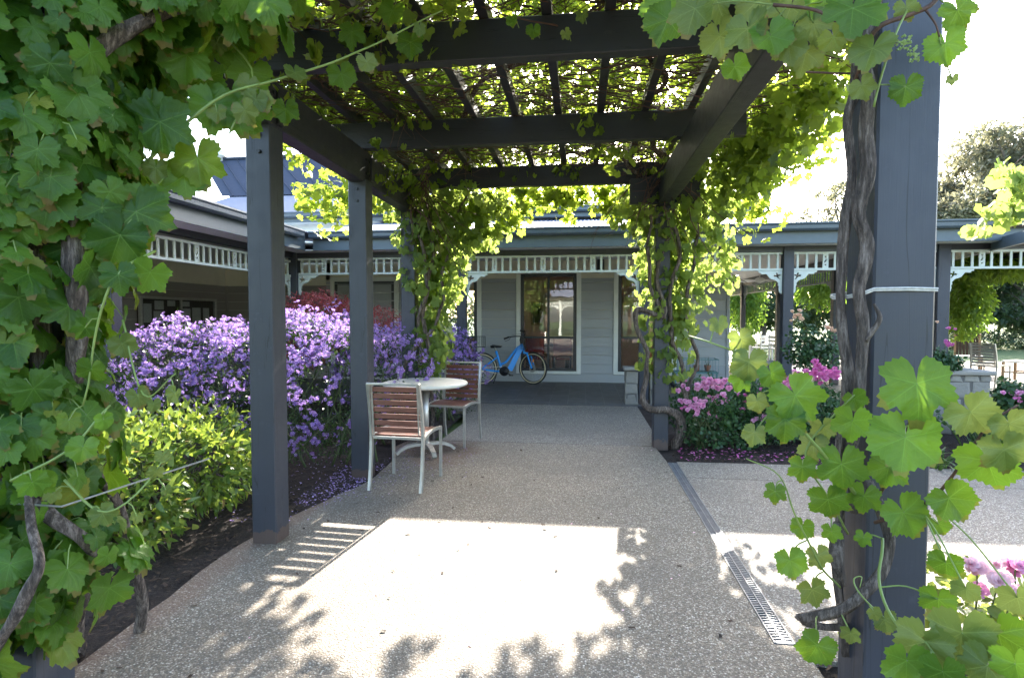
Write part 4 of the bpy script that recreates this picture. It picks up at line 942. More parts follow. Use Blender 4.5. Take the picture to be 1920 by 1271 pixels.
for k, (px, Y, rz, lab) in enumerate(((1428, 18.6, 20, 'white chair left of the dark verandah post in the distance'), (1462, 18.0, -60, 'white chair glimpsed between the two dark posts in the distance'), (1500, 17.2, 120, 'white chair just right of the front verandah post in the distance'))):
    p = at(px, 680, Y); white_chair(lab, (p.x, p.y, 0), R(rz))
p = at(1445, 680, 19.3); wt = thing('white_table', 'white table in the sunlight beyond the far verandah posts', 'table', (p.x, p.y, 0))
MB().box(-.6, .6, -.4, .4, .70, .74, .006).build('tabletop', M['white'], wt)
for x in (-.55, .55):
    for y in (-.35, .35): MB().box(x - .025, x + .025, y - .025, y + .025, 0, .699).build('leg', M['white'], wt)
# pergola beyond the patio carrying the wisteria
ap = thing('garden_pergola', 'dark timber pergola beyond the patio draped in wisteria', 'pergola', (9, 12, 0))
for (x, y) in ((8.3, 10.2), (8.3, 14.6), (12.6, 10.2), (12.6, 14.6)): wbuild(MB().box(x - .07, x + .07, y - .07, y + .07, -.01, 2.45, .005), 'post', M['post'], ap)
for x in (8.3, 12.6): wbuild(MB().box(x - .04, x + .04, 9.6, 15.2, 2.452, 2.68, .004), 'beam', M['beamy'], ap)
for y in (10.2, 11.7, 13.1, 14.6): wbuild(MB().box(7.7, 13.2, y - .035, y + .035, 2.682, 2.83, .004), 'cross_beam', M['beamx'], ap)
# garden wall low hedge edge and the verandah behind the camera that the panes mirror
ov = thing('garden_shelter', 'open timber shelter with pale fretwork reflected in the window panes', 'shelter', (0, -16, 0))
for x in (-4.5, -1.5, 1.5, 4.5): wbuild(MB().box(x - .07, x + .07, -16.07, -15.93, -.01, 2.6, .005), 'post', M['fret'], ov)
for y in (-16, -19): wbuild(MB().box(-4.9, 4.9, y - .05, y + .05, 2.602, 2.8, .005), 'beam', M['fret'], ov)
for x in (-4.5, 4.5): wbuild(MB().box(x - .07, x + .07, -19.07, -18.93, -.01, 2.6, .005), 'post', M['fret'], ov)
wbuild(MB().add([(-5.2, -15.4, 2.82), (5.2, -15.4, 2.82), (3.5, -17.5, 3.9), (-3.5, -17.5, 3.9), (-5.2, -19.6, 2.82), (5.2, -19.6, 2.82)], [(0, 1, 2, 3), (5, 4, 3, 2), (4, 0, 3), (1, 5, 2)]), 'roof', M['roof'], ov)
for a, c in ((-4.42, -1.58), (-1.42, 1.42), (1.58, 4.42)): fretwork((a, -15.96), (c, -15.96), parent=ov)
# ================================================================== VEGETATION
CAMP = np.array([0, 0, CAM_H]); SKEL = []
def blob_pts(blobs, n, shell=.35, cull=.80):
    """points near the surface of a union of ellipsoids; returns positions, outward normals"""
    A = np.array([(b[1][0] * b[1][1] * b[1][2]) ** .67 * (b[2] if len(b) > 2 else 1) for b in blobs]); A /= A.sum(); P = []; N = []
    C = np.array([b[0] for b in blobs], float); RR = np.array([b[1] for b in blobs], float)
    while len(P) < n:
        k = rng.choice(len(blobs), p=A); d = rdir(1)[0]; r = 1 - shell * rng.random() ** 1.6 + .06 * rng.normal()
        p = C[k] + RR[k] * d * r; q = np.linalg.norm((p[None] - C) / RR, axis=1); q[k] = 9
        if q.min() < cull: continue
        nn = d / RR[k]; P.append(p); N.append(nn / np.linalg.norm(nn))
    return np.array(P), np.array(N)
def leaf_orient(P, N, droop=.8, upb=.35, rnd=.5):
    n = len(P); nor = N + np.array([0, 0, upb]) + rdir(n) * rnd; tip = N * .35 + rdir(n) * .55 + np.array([0, 0, -droop]); return tip, nor
def leaves(parent, P, tip, nor, S, meshes, tmpl, mat, nparts=300, name='leaf', rest='foliage'):
    d = np.linalg.norm(P - CAMP, axis=1) / S; infront = (P[:, 1] > .2)
    order = np.argsort(np.where(infront, d, d + 1e3)); a, b_ = order[:nparts], order[nparts:]
    for i in a: put_leaf(parent, meshes[i % len(meshes)], P[i], tip[i], nor[i], float(S[i]), name)
    if len(b_):
        groups = np.array_split(rng.permutation(b_), 1); V, F, U = tmpl
        stuff(rest, V, F, frames(tip[b_], nor[b_], S[b_]), P[b_], mat, parent, True, uv=U)
def petioles(parent, P, N, S, n_max=400):
    mb = MB(); idx = np.argsort(np.linalg.norm(P - CAMP, axis=1))[:n_max]
    for i in idx:
        p = Vector(P[i]); q = p - Vector(N[i]) * .05 + Vector((random.uniform(-.04, .04), random.uniform(-.03, .03), random.uniform(.0, .08))); m = (p + q) / 2 + Vector((0, 0, .02)); r = .0016 + .004 * S[i]
        mb.tube([p, m, q], [r, r, r * 1.2], 4, cap=False)
    if mb.v: o = wbuild(mb, 'leaf_stalks', M['shoot'], parent, True); o['kind'] = 'stuff'
def trunk(parent, ctrl, rad, name='trunk', mat='bark', n=12, wv=.02, rough=.35, k=8):
    pts = wob(curve_pts(ctrl, k), wv); m = len(pts); SKEL.extend(pts) if parent.name.startswith('grapevine') else None; r = np.interp(np.linspace(0, 1, m), np.linspace(0, 1, len(rad)), rad)
    r = [x * (1 + .14 * noise.noise(p * 9)) for x, p in zip(r, pts)]
    return wbuild(MB().tube(pts, r, n, rough=rough), name, M[mat], parent, True)
def tendrils(parent, n, origins, mat='twig', L=(.15, .5), r=.003, name='hanging_twigs', down=1.0, one=True):
    mb = MB()
    for i in range(n):
        p = Vector(random.choice(origins)) + Vector((random.uniform(-.1, .1), random.uniform(-.1, .1), random.uniform(-.1, .1))); l = random.uniform(*L)
        d = Vector((random.uniform(-1, 1), random.uniform(-1, 1), -down + random.uniform(-.3, .3))).normalized(); pts = [p]
        for k in range(5): d = (d + Vector((random.uniform(-1, 1), random.uniform(-1, 1), random.uniform(-1, 1))) * .35).normalized(); pts.append(pts[-1] + d * l / 5)
        mb.tube(pts, [r * (1 - .13 * k) for k in range(6)], 4, cap=False)
    o = wbuild(mb, name, M[mat], parent, True); o['kind'] = 'stuff'; return o
# ---- near left grapevine, wrapped round the first left posts
g1 = thing('grapevine', 'large leafy grapevine smothering the nearest left posts', 'grapevine', (-1.95, 1.75, 0), 0, 'grapevines on the pergola posts')
c = Vector((-1.90, 1.75, 0))
A = lambda pts: [at(x, y, Y) for x, y, Y in pts]
trunk(g1, [(-2.13, 2.10, -.05), (-2.05, 2.04, .22), (-1.93, 1.97, .5), (-1.84, 1.84, .85), (-1.82, 1.72, 1.1), (-1.80, 1.70, 1.6), (-1.80, 1.72, 2.2), (-1.7, 1.85, 2.75), (-1.4, 2.1, 3.1)], [.040, .033, .030, .030, .030, .030, .028, .024, .018], n=20, rough=.5)
trunk(g1, [(-1.98, 2.28, -.05), (-1.93, 2.22, .3), (-1.90, 2.1, .62), (-1.9, 1.9, .9), (-2.05, 1.66, 1.3), (-2.15, 1.6, 1.9)], [.020, .019, .018, .017, .016, .014], n=16, rough=.5)
trunk(g1, A([(-40, 880, 1.6), (40, 915, 1.6), (95, 965, 1.6), (150, 1000, 1.64), (190, 1040, 1.75), (215, 1010, 1.85)]), [.022, .021, .02, .02, .018, .015], name='branch', n=16, rough=.55, wv=.01)
trunk(g1, A([(-25, 1235, 1.45), (20, 1165, 1.45), (50, 1110, 1.45), (75, 1055, 1.47), (60, 980, 1.5), (50, 900, 1.55)]), [.018, .016, .018, .014, .013, .012], name='branch', n=14, rough=.5, wv=.008)
trunk(g1, [(-1.72, 1.72, 1.2), (-1.66, 1.70, 1.45), (-1.68, 1.68, 1.8), (-1.62, 1.75, 2.3), (-1.3, 2.0, 2.62), (-.8, 2.3, 2.75)], [.026, .03, .03, .025, .02, .013], n=16, rough=.5)
trunk(g1, [(-1.5, 2.0, 2.75), (-1.2, 2.05, 2.62), (-.85, 2.15, 2.78), (-.4, 2.3, 2.86), (.05, 2.5, 2.95)], [.02, .026, .028, .024, .018], name='branch')
mbw = MB().tube([(-2.2, 1.60, .82), (-1.6, 1.55, .83), (-1.35, 1.9, .9)], .003, 5); wbuild(mbw, 'training_wire', M['steel'], g1)
bl = [((-1.93, 1.70, .62), (.38, .28, .26), 1.0), ((-1.97, 1.70, 1.02), (.34, .32, .40), 1.2), ((-1.96, 1.72, 1.5), (.36, .32, .42), 1.3), ((-1.93, 1.76, 1.95), (.42, .34, .42), 1.2),
      ((-1.92, 1.85, 2.38), (.40, .40, .36), 1.3), ((-1.42, 2.0, 2.58), (.34, .28, .14), .6), ((-2.15, 1.75, 1.2), (.3, .3, .9), .6), ((-1.75, 2.1, 2.7), (.5, .4, .2), .4)]
bl += [((-2.02, 1.62, .47), (.33, .26, .20), .8)]
P, N = blob_pts(bl, 1800, .45, .62)
k = P[:, 2] > .26; P, N = P[k], N[k]
S = rng.uniform(32, 80, len(P)) / 1060 * np.linalg.norm(P - CAMP, axis=1) * rng.uniform(.8, 1.1, len(P)); tip, nor = leaf_orient(P, N, 1.0, .45, .55)
vis = (P - CAMP) / np.linalg.norm(P - CAMP, axis=1)[:, None]; nor = nor - vis * .25
leaves(g1, P, tip, nor, S, LEAF, GL[2], M['grape'], 300); petioles(g1, P, N, S, 260)
# long green shoots reaching to the right under the beams
def shoot(parent, ctrl, r0, r1, nl, size, meshes, name='stem', mat='shoot', seed=0, side=.05, droop=1):
    pts = wob(curve_pts(ctrl, 6), .008, 7); m = len(pts); wbuild(MB().tube(pts, [r0 + (r1 - r0) * i / (m - 1) for i in range(m)], 6), name, M[mat], parent, True)
    r_ = random.Random(seed)
    for i in range(nl):
        t_ = (i + .5 + r_.uniform(-.3, .3)) / nl; p = pts[min(m - 1, int(t_ * m))]; q = p + Vector((r_.uniform(-1, 1) * side, r_.uniform(-1, .4) * side, -r_.uniform(.2, 1) * side * droop)); wbuild(MB().tube([p, (p + q) / 2 + Vector((0, 0, .012)), q], [.0022, .002, .002], 5), 'leaf_stalk', M['shoot'], parent)
        s = r_.uniform(*size) * (1 - .45 * t_); v = (q - Vector(CAMP)).normalized(); put_leaf(parent, r_.choice(meshes), q, (r_.uniform(-.6, .6), r_.uniform(-.4, .3), -1), -v + Vector((r_.uniform(-.6, .6), r_.uniform(-.6, .6), r_.uniform(0, .8))), s)
shoot(g1, [at(250, 330, 1.9), at(400, 190, 2.0), at(520, 150, 2.1), at(640, 112, 2.2), at(720, 75, 2.3), at(830, 20, 2.4)], .007, .003, 7, (.07, .13), YLEAF, seed=1)
shoot(g1, [at(430, 250, 2.0), at(470, 130, 2.1), at(340, 5, 2.1)], .004, .003, 5, (.07, .12), YLEAF, seed=2)
shoot(g1, [at(230, 600, 1.75), at(270, 740, 1.7), at(330, 700, 1.7)], .004, .002, 4, (.07, .11), YLEAF, seed=3)
shoot(g1, [at(120, 900, 1.5), at(200, 960, 1.5), at(300, 880, 1.6), at(330, 840, 1.6)], .004, .002, 6, (.05, .09), YLEAF, seed=4)
shoot(g1, [at(290, 470, 1.75), at(215, 520, 1.6), at(180, 640, 1.6), at(155, 760, 1.6)], .005, .003, 5, (.10, .15), LEAF, seed=5)
shoot(g1, [at(20, 900, 1.35), at(120, 850, 1.4), at(210, 760, 1.5)], .004, .003, 4, (.09, .13), LEAF, seed=6)
# leaves that hang below the beam at upper left
for (x, y, s, Y) in ((438, 215, 85, 2.1), (455, 218, 75, 2.15), (400, 215, 70, 2.05), (350, 120, 70, 2.0), (330, 60, 70, 2.0), (285, 45, 90, 1.9), (205, 30, 95, 1.9), (300, 15, 40, 2.0), (380, 165, 65, 2.1), (470, 150, 60, 2.2), (535, 215, 40, 2.4),
                     (370, 315, 75, 2.0), (345, 345, 60, 2.0), (300, 250, 85, 1.9), (265, 235, 85, 1.9), (275, 390, 60, 1.8), (255, 420, 90, 1.75), (225, 460, 75, 1.7), (640, 150, 45, 2.5), (770, 90, 42, 2.6), (660, 70, 40, 2.5), (735, 30, 40, 2.6), (560, 10, 50, 2.4)):
    p = at(x, y - s * .25, Y); v = (p - Vector(CAMP)); put_leaf(g1, random.choice(LEAF), p, (random.uniform(-.5, .5), -.1, -1), -v.normalized() + Vector((random.uniform(-.4, .4), -.2, random.uniform(-.2, .6))), s / 1060 * v.length * 1.15)
    wbuild(MB().tube([p, p + Vector((.01, .03, .05)), p + Vector((.0, .08, .09))], .0018, 4), 'leaf_stalk', M['shoot'], g1)

SKEL.clear()
# ---- near right grapevine
g2_ = thing('grapevine', 'grapevine with two twisted trunks tied to the near right post', 'grapevine', (.75, 1.7, 0), 0, 'grapevines on the pergola posts')
trunk(g2_, A([(1590, 1230, 1.72), (1565, 1080, 1.72), (1572, 980, 1.70), (1575, 850, 1.66), (1583, 700, 1.62), (1578, 560, 1.62), (1586, 430, 1.62), (1598, 340, 1.62), (1588, 230, 1.62), (1605, 170, 1.62), (1612, 90, 1.6), (1620, -20, 1.6), (1600, -140, 1.6)]), [.012, .011, .011, .013, .0145, .012, .013, .011, .009, .0145, .0135, .0135, .0135], k=12, wv=.012, rough=.42, n=20)
trunk(g2_, A([(1598, 960, 1.66), (1596, 880, 1.65), (1600, 790, 1.60), (1608, 700, 1.585), (1622, 620, 1.58), (1612, 540, 1.58), (1628, 460, 1.58), (1612, 400, 1.585), (1628, 330, 1.58), (1622, 250, 1.58), (1628, 170, 1.58), (1618, 100, 1.58), (1640, 10, 1.58), (1660, -100, 1.6)]), [.011, .012, .0125, .0135, .015, .0135, .016, .0135, .017, .0135, .016, .0135, .0135, .0135], k=12, wv=.012, rough=.42, n=20)
trunk(g2_, A([(1625, 900, 1.60), (1645, 950, 1.56), (1664, 1010, 1.54), (1655, 1065, 1.54), (1622, 1110, 1.53), (1580, 1142, 1.53), (1530, 1155, 1.54), (1506, 1160, 1.58), (1530, 1172, 1.66), (1600, 1174, 1.75)]), [.010, .011, .0125, .013, .013, .012, .0125, .013, .010, .009], name='branch', wv=.006, k=10, rough=.7, n=16)
trunk(g2_, A([(1570, 980, 1.66), (1567, 1040, 1.62), (1580, 1095, 1.63)]), [.012, .017, .01], name='branch', wv=.005)
trunk(g2_, A([(1640, 570, 1.57), (1650, 600, 1.56), (1622, 640, 1.57)][::-1]), [.008, .006, .003], name='branch', wv=.004)
LR = [ # x, y, width, depth, tip dx, yellow
 (1300, 25, 105, 1.75, -.3, 1), (1350, 75, 85, 1.8, .1, 1), (1400, 62, 95, 1.7, -.2, 1), (1445, 75, 90, 1.68, .15, 0), (1480, 90, 75, 1.7, .2, 1), (1510, 105, 80, 1.75, -.2, 1), (1597, 25, 115, 1.45, -.2, 0), (1525, 50, 75, 1.7, 0, 1), (1565, 75, 60, 1.6, .3, 0), (1632, 98, 85, 1.45, -.5, 1), (1618, 165, 52, 1.5, .4, 1),
 (1697, 168, 62, 1.48, -.2, 0), (1773, 88, 70, 1.5, .1, 0), (1800, 25, 65, 1.5, .7, 0), (1700, 18, 45, 1.5, .2, 1), (1250, 45, 105, 1.9, -.3, 0), (1345, 5, 95, 1.8, .2, 1), (1420, 10, 90, 1.8, 0, 1), (1480, 20, 85, 1.75, -.3, 1), (1240, 10, 90, 2.0, 0, 0), (1545, 10, 70, 1.7, .4, 0), (1380, 130, 60, 1.8, .3, 0), (1000, 60, 35, 2.7, 0, 0), (1062, 65, 26, 2.7, .3, 1), (1092, 32, 30, 2.7, .1, 1), (960, 40, 28, 2.7, 0, 0), (1785, 150, 22, 1.5, -.2, 1),
 (1348, 610, 46, 1.45, .1, 1), (1390, 640, 62, 1.42, .2, 2), (1405, 685, 88, 1.40, .1, 1), (1447, 705, 66, 1.36, .3, 0), (1388, 715, 58, 1.42, -.5, 0), (1497, 750, 112, 1.32, .5, 0), (1473, 792, 95, 1.32, .1, 0), (1413, 815, 56, 1.35, -.3, 1), (1420, 755, 50, 1.4, .2, 1), (1720, 730, 140, 1.28, .1, 0), (1603, 752, 55, 1.5, .4, 0), (1598, 795, 82, 1.42, -.1, 0),
 (1695, 830, 130, 1.30, -.2, 0), (1828, 780, 95, 1.22, .8, 2), (1895, 800, 75, 1.2, .5, 2), (1545, 805, 55, 1.5, .3, 2), (1885, 850, 90, 1.2, .3, 2), (1855, 872, 105, 1.24, .3, 0), (1453, 925, 50, 1.42, -.1, 0), (1505, 880, 66, 1.45, 0, 0), (1580, 878, 105, 1.40, .2, 0), (1665, 880, 80, 1.42, -.2, 0), (1555, 943, 86, 1.42, .3, 0), (1698, 968, 98, 1.40, .4, 0),
 (1785, 940, 88, 1.35, .6, 0), (1620, 935, 70, 1.46, 0, 0), (1762, 985, 42, 1.45, .4, 0), (1482, 1055, 70, 1.45, .2, 0), (1535, 1045, 55, 1.5, .1, 1), (1525, 1110, 64, 1.5, .3, 1), (1618, 1010, 36, 1.5, -.2, 0), (1530, 1215, 78, 1.40, -.3, 0), (1505, 990, 50, 1.5, 0, 0), (1525, 840, 70, 1.5, -.1, 1),
 (1660, 1165, 50, 1.42, .3, 2), (1775, 1060, 66, 1.35, .2, 0), (1812, 1108, 50, 1.3, .2, 1), (1760, 1128, 65, 1.35, .1, 0), (1735, 1210, 100, 1.22, -.1, 1), (1805, 1195, 120, 1.2, .1, 1), (1875, 1195, 100, 1.2, .3, 0), (1700, 1245, 90, 1.2, 0, 0), (1910, 1125, 66, 1.3, .4, 1), (1850, 1255, 90, 1.15, -.2, 1), (1770, 1265, 80, 1.15, .2, 0), (1905, 1250, 80, 1.1, .1, 0), (1560, 1000, 44, 1.5, .2, 0), (1595, 1190, 40, 1.5, 0, 1), (1640, 1150, 30, 1.4, .4, 1)]
def plain(parent, pts, r0, r1, mat='shoot', name='stem', n=6):
    pts = wob(curve_pts(pts, 6), .004, 12); SKEL.extend(pts); m = len(pts); wbuild(MB().tube(pts, [r0 + (r1 - r0) * i / (m - 1) for i in range(m)], n), name, M[mat], parent, True)
plain(g2_, A([(1625, 950, 1.5), (1560, 870, 1.42), (1490, 790, 1.38), (1440, 720, 1.40), (1400, 670, 1.42), (1340, 645, 1.45), (1290, 630, 1.5)]), .0045, .002)
plain(g2_, A([(1640, 940, 1.5), (1690, 850, 1.38), (1712, 775, 1.32), (1760, 745, 1.32)]), .0045, .0035, 'twig')
plain(g2_, A([(1640, 980, 1.5), (1740, 940, 1.40), (1810, 860, 1.32), (1850, 800, 1.28), (1910, 760, 1.25)]), .0045, .002, 'twig')
plain(g2_, A([(1575, 1100, 1.55), (1540, 1060, 1.5), (1490, 960, 1.46), (1460, 890, 1.45), (1400, 860, 1.45)]), .003, .0015)
plain(g2_, A([(1590, 1000, 1.6), (1550, 930, 1.5), (1510, 850, 1.5), (1560, 780, 1.5), (1600, 740, 1.5)]), .003, .002)
plain(g2_, A([(1600, 160, 1.6), (1640, 60, 1.5), (1700, 30, 1.5), (1745, 10, 1.5), (1770, -20, 1.5)]), .006, .005, 'twig'); plain(g2_, A([(1735, 20, 1.5), (1752, 45, 1.5), (1762, 70, 1.5)]), .003, .002, 'twig')
plain(g2_, A([(1640, 200, 1.5), (1660, 120, 1.48), (1680, 60, 1.48), (1700, 20, 1.5)]), .003, .0025); plain(g2_, A([(1450, 10, 1.7), (1530, 20, 1.65), (1600, 60, 1.6)]), .005, .004, 'twig')
plain(g2_, A([(1510, 136, 1.62), (1560, 137, 1.62), (1600, 138, 1.62)]), .003, .003, 'twig'); plain(g2_, A([(1655, 1010, 1.5), (1650, 1100, 1.4), (1690, 1180, 1.3), (1750, 1220, 1.25), (1830, 1230, 1.2)]), .004, .002)
plain(g2_, A([(1660, 1160, 1.42), (1610, 1110, 1.42), (1600, 1085, 1.44), (1615, 1080, 1.45), (1612, 1100, 1.44)]), .0022, .0012); plain(g2_, A([(1750, 1220, 1.2), (1740, 1271, 1.2), (1740, 1350, 1.2)]), .004, .004)
for i, (x, y, s, Y, tx, yl) in enumerate(LR):
    r_ = random.Random(i); p = at(x + (-tx * s * .1), y - s * .08, Y); v = (p - Vector(CAMP)); 
    mesh = (YLEAF if yl else LEAF)[r_.randrange(7)]
    put_leaf(g2_, mesh, p, (tx + r_.uniform(-.15, .15), r_.uniform(-.35, .1), -1), -v.normalized() + Vector((r_.uniform(-.35, .35), 0, r_.uniform(-.1, .55))), s / 1060 * v.length * (.76 if s < 110 else .80))
    c_ = [k_ for k_ in SKEL if k_.y > p.y - .05] or SKEL; k_ = min(c_, key=lambda z_: (z_ - p).length + max(0, p.z - z_.z) * .6); dd = (k_ - p).length
    if dd < .30: q = (p + k_) / 2 + Vector((0, .01, .10 * dd)); e = k_
    else: q = p + Vector((.01, .05, .03)); e = p + Vector((.02, .12, .02))
    wbuild(MB().tube(curve_pts([p, q, e], 4), .0019, 5), 'leaf_stalk', M['shoot'], g2_, True)
# flower sprigs and tendrils
mb = MB()
for (x, y) in ((1700, 75), (1710, 95), (1715, 110), (1690, 85)):
    for k in range(22): p = at(x + random.uniform(-9, 9), y + random.uniform(-9, 9), 1.48); mb.obox(p, (.004, .004, .004), (random.random(), 1, 0))
o = wbuild(mb, 'flower_sprig', M['shoot'], g2_); o['kind'] = 'stuff'

# ---- far vines
def far_vine(label, loc, blobs, n, trunks, sz=(.06, .135), extra=0, nparts=300, mat='grape_far'):
    g = thing('grapevine', label, 'grapevine', loc, 0, 'grapevines on the pergola posts')
    for ctrl, rad in trunks: trunk(g, ctrl, rad, wv=.05, n=9)
    P, N = blob_pts(blobs, n, .8, .45); S = rng.uniform(*sz, len(P)); tip, nor = leaf_orient(P, N, .9, .3, .9)
    leaves(g, P, tip, nor, S, FLEAF, GL_lo[0], M[mat], nparts)
    return g
tC = [([(-1.78, 6.25, -.03), (-1.80, 6.2, .5), (-1.70, 6.2, .9), (-1.76, 6.2, 1.5), (-1.66, 6.22, 2.1), (-1.75, 6.3, 2.9)], [.034, .03, .024, .024, .02, .02]), ([(-1.70, 6.3, -.03), (-1.66, 6.22, .6), (-1.82, 6.18, 1.2), (-1.70, 6.15, 1.8), (-1.85, 6.2, 2.5), (-2.2, 6.2, 3.1)], [.024, .02, .018, .02, .018, .015]),
      ([(-2.0, 6.15, 0), (-1.95, 6.15, .9), (-1.6, 6.2, 1.4), (-1.5, 6.3, 2.3), (-1.2, 6.5, 3.1)], [.02, .02, .018, .016, .012])]
gC = far_vine('sunlit grapevine on the far left post behind the round table', (-1.85, 6.3, 0),
    [((-1.72, 6.35, 1.25), (.27, .28, .48), .8), ((-1.70, 6.38, 1.85), (.38, .34, .45), 1.1), ((-1.68, 6.45, 2.35), (.52, .42, .38), 1.3), ((-1.60, 6.5, 2.72), (.85, .5, .25), 1.1), ((-1.64, 6.25, .95), (.15, .15, .24), .3), ((-1.18, 6.7, 2.45), (.34, .25, .26), .7), ((-1.48, 6.5, 1.95), (.16, .2, .3), .3)], 1900, tC)
tR = [([(1.02, 6.30, -.03), (1.06, 6.2, .3), (.92, 6.12, .42), (.70, 6.10, .45), (.66, 6.12, .62), (.72, 6.15, 1.0), (.60, 6.15, 1.3), (.62, 6.12, 1.5), (.85, 6.12, 1.45), (.80, 6.15, 1.9), (.95, 6.2, 2.4), (.9, 6.3, 3.0)], [.055, .05, .038, .034, .026, .022, .028, .028, .024, .02, .02, .02]),
      ([(1.08, 6.3, 0), (1.10, 6.3, .7), (1.0, 6.2, 1.1), (.9, 6.14, 1.6), (1.02, 6.15, 2.1), (.80, 6.2, 2.7), (.4, 6.2, 3.1)], [.034, .026, .024, .02, .02, .02, .016]), ([(1.1, 6.35, .5), (1.25, 6.3, 1.0), (1.1, 6.2, 1.5), (1.22, 6.2, 2.2), (1.1, 6.3, 2.9)], [.022, .02, .02, .018, .015]),
      ([(.86, 6.12, 1.4), (.72, 6.12, 1.8), (.7, 6.15, 2.3), (.78, 6.2, 2.8)], [.02, .02, .018, .015])]
gR = far_vine('sunlit grapevine with a looping trunk on the far right post', (.9, 6.3, 0),
    [((.92, 6.3, 1.0), (.30, .24, .40), .8), ((.98, 6.35, 1.55), (.40, .32, .45), 1.1), ((1.02, 6.4, 2.1), (.50, .38, .42), 1.2), ((1.05, 6.45, 2.55), (.70, .5, .30), 1.2), ((1.55, 6.2, 2.9), (.45, .6, .35), .8), ((1.5, 6.3, 2.0), (.20, .25, .45), .3)], 1800, tR)
# ---- the roof of vine over the pergola
gt = thing('vine_canopy', 'dense roof of tangled brown canes and backlit vine leaves lying on the rafters', 'vine canopy', (-.5, 4, 3.1))
def slab_leaves(n, x, y, z, gapf=.0, s=(.045, .11)):
    P = np.stack([rng.uniform(*x, n), rng.uniform(*y, n), z[0] + (z[1] - z[0]) * rng.random(n) ** 1.3], 1)
    if gapf: keep = np.array([noise.noise(Vector((p[0] * 2.3, p[1] * 2.3, 3))) + .35 * noise.noise(Vector((p[0] * 7, p[1] * 7, 8))) > gapf for p in P]); P = P[keep]
    return P, rng.uniform(*s, len(P))
Ps = []; Ss = []
for args in ((17000, (-2.6, 1.55), (1.35, 7.1), (3.24, 3.68), -.20), (1200, (-2.5, -.6), (1.5, 3.3), (2.98, 3.4), -.1), (3800, (-2.6, -1.0), (3.6, 7.1), (3.24, 3.7), -.9)):
    P, S = slab_leaves(args[0], *args[1:4], gapf=args[4]); Ps.append(P); Ss.append(S)
# skirts that hang over the edges
for blobs, n in (([((-1.1, 6.85, 2.78), (.6, .22, .26), 1), ((-.3, 6.85, 2.88), (.6, .22, .22), .8), ((.45, 6.85, 2.80), (.4, .22, .28), .7), ((-.12, 6.85, 2.62), (.12, .12, .2), .15), ((-.72, 6.8, 2.6), (.16, .12, .2), .2)], 800), ([((1.65, 5.6, 3.0), (.35, .9, .45), 1), ((1.75, 4.6, 3.15), (.35, .8, .35), .8), ((1.6, 3.6, 3.2), (.3, .8, .3), .6), ((2.1, 6.0, 3.1), (.4, .5, .35), .5), ((1.9, 6.4, 2.55), (.3, .3, .35), .3)], 1700), ([((-2.7, 6.5, 2.85), (.75, .5, .30), 1), ((-3.1, 6.7, 2.7), (.3, .4, .35), .4), ((-2.75, 5.3, 3.2), (.35, .8, .3), .8)], 620)):
    P, N = blob_pts(blobs, n, .9, .3); Ps.append(P); Ss.append(rng.uniform(.07, .14, n))
P = np.concatenate(Ps); S = np.concatenate(Ss); n = len(P)
d3 = rdir(n); tip = d3 + np.array([0, 0, -.35]); nor = rdir(n) * .9 + np.array([0, 0, .8])
mid_ = (np.abs(P[:, 1] - 4.6) < 2.6); leaves(gt, P, tip, nor, S, [tri_mesh('canopy_leaf', *GL_lo[i][:2], M['canopy_leaf'], GL_lo[i][2]) for i in range(4)], GL_lo[2], M['canopy_leaf'], 300)
mb = MB(); r_ = random.Random(3)
for i in range(4200):
    x, y, z = r_.uniform(-2.6, 1.5), r_.uniform(1.4, 6.9), r_.uniform(3.10, 3.36); a = r_.gauss(0, .9) if r_.random() < .8 else r_.uniform(0, 6.3); L = r_.uniform(.3, 1.1); p = Vector((x, y, z)); pts = [p]
    for k in range(5): a += r_.gauss(0, .45); pts.append(pts[-1] + Vector((math.cos(a), math.sin(a) * .8, r_.gauss(0, .18))) * L / 5)
    r0 = r_.choice((.002, .003, .004, .005, .007)); mb.tube(pts, [r0 * (1 - .1 * k) for k in range(6)], 4, cap=False)
o = wbuild(mb, 'tangled_canes', M['twig'], gt, True); o['kind'] = 'stuff'
for ctrl, rad in (([(-1.75, 1.9, 3.05), (-1.2, 2.3, 3.0), (-.6, 2.5, 3.12), (0, 2.4, 3.15), (.7, 2.1, 3.1)], [.03, .028, .025, .02, .015]), ([(-1.8, 6.2, 3.0), (-1.2, 5.6, 3.2), (-.9, 4.6, 3.22), (-.3, 3.9, 3.22), (.2, 3.2, 3.2)], [.025, .022, .02, .015, .01]),
                  ([(.9, 6.2, 3.05), (.5, 5.4, 3.22), (.6, 4.4, 3.2), (.2, 3.6, 3.25), (-.2, 2.4, 3.2)], [.03, .022, .018, .015, .01]), ([(.85, 1.8, 2.95), (.5, 2.3, 3.2), (.6, 3.1, 3.2), (0, 3.9, 3.22)], [.02, .018, .014, .01]), ([(-1.7, 1.6, 2.8), (-1.3, 1.9, 2.86), (-.9, 2.4, 3.0), (-.7, 3.1, 3.14)], [.022, .022, .018, .012]), ([(-1.9, 3.0, 3.0), (-1.5, 2.6, 2.9), (-1.1, 2.7, 3.0), (-.5, 3.1, 3.15)], [.018, .016, .014, .01])):
    trunk(gt, ctrl, rad, name='cane', wv=.06, n=7)
tendrils(gt, 90, [(x, y, 3.1) for x, y in ((-1.6, 2.4), (-1.0, 2.8), (-1.8, 3.3), (.4, 4.9), (.75, 5.9), (-1.2, 5.9), (-1.5, 4.6), (.6, 6.2), (-.2, 6.6), (.1, 6.9))], L=(.15, .5), r=.0035)
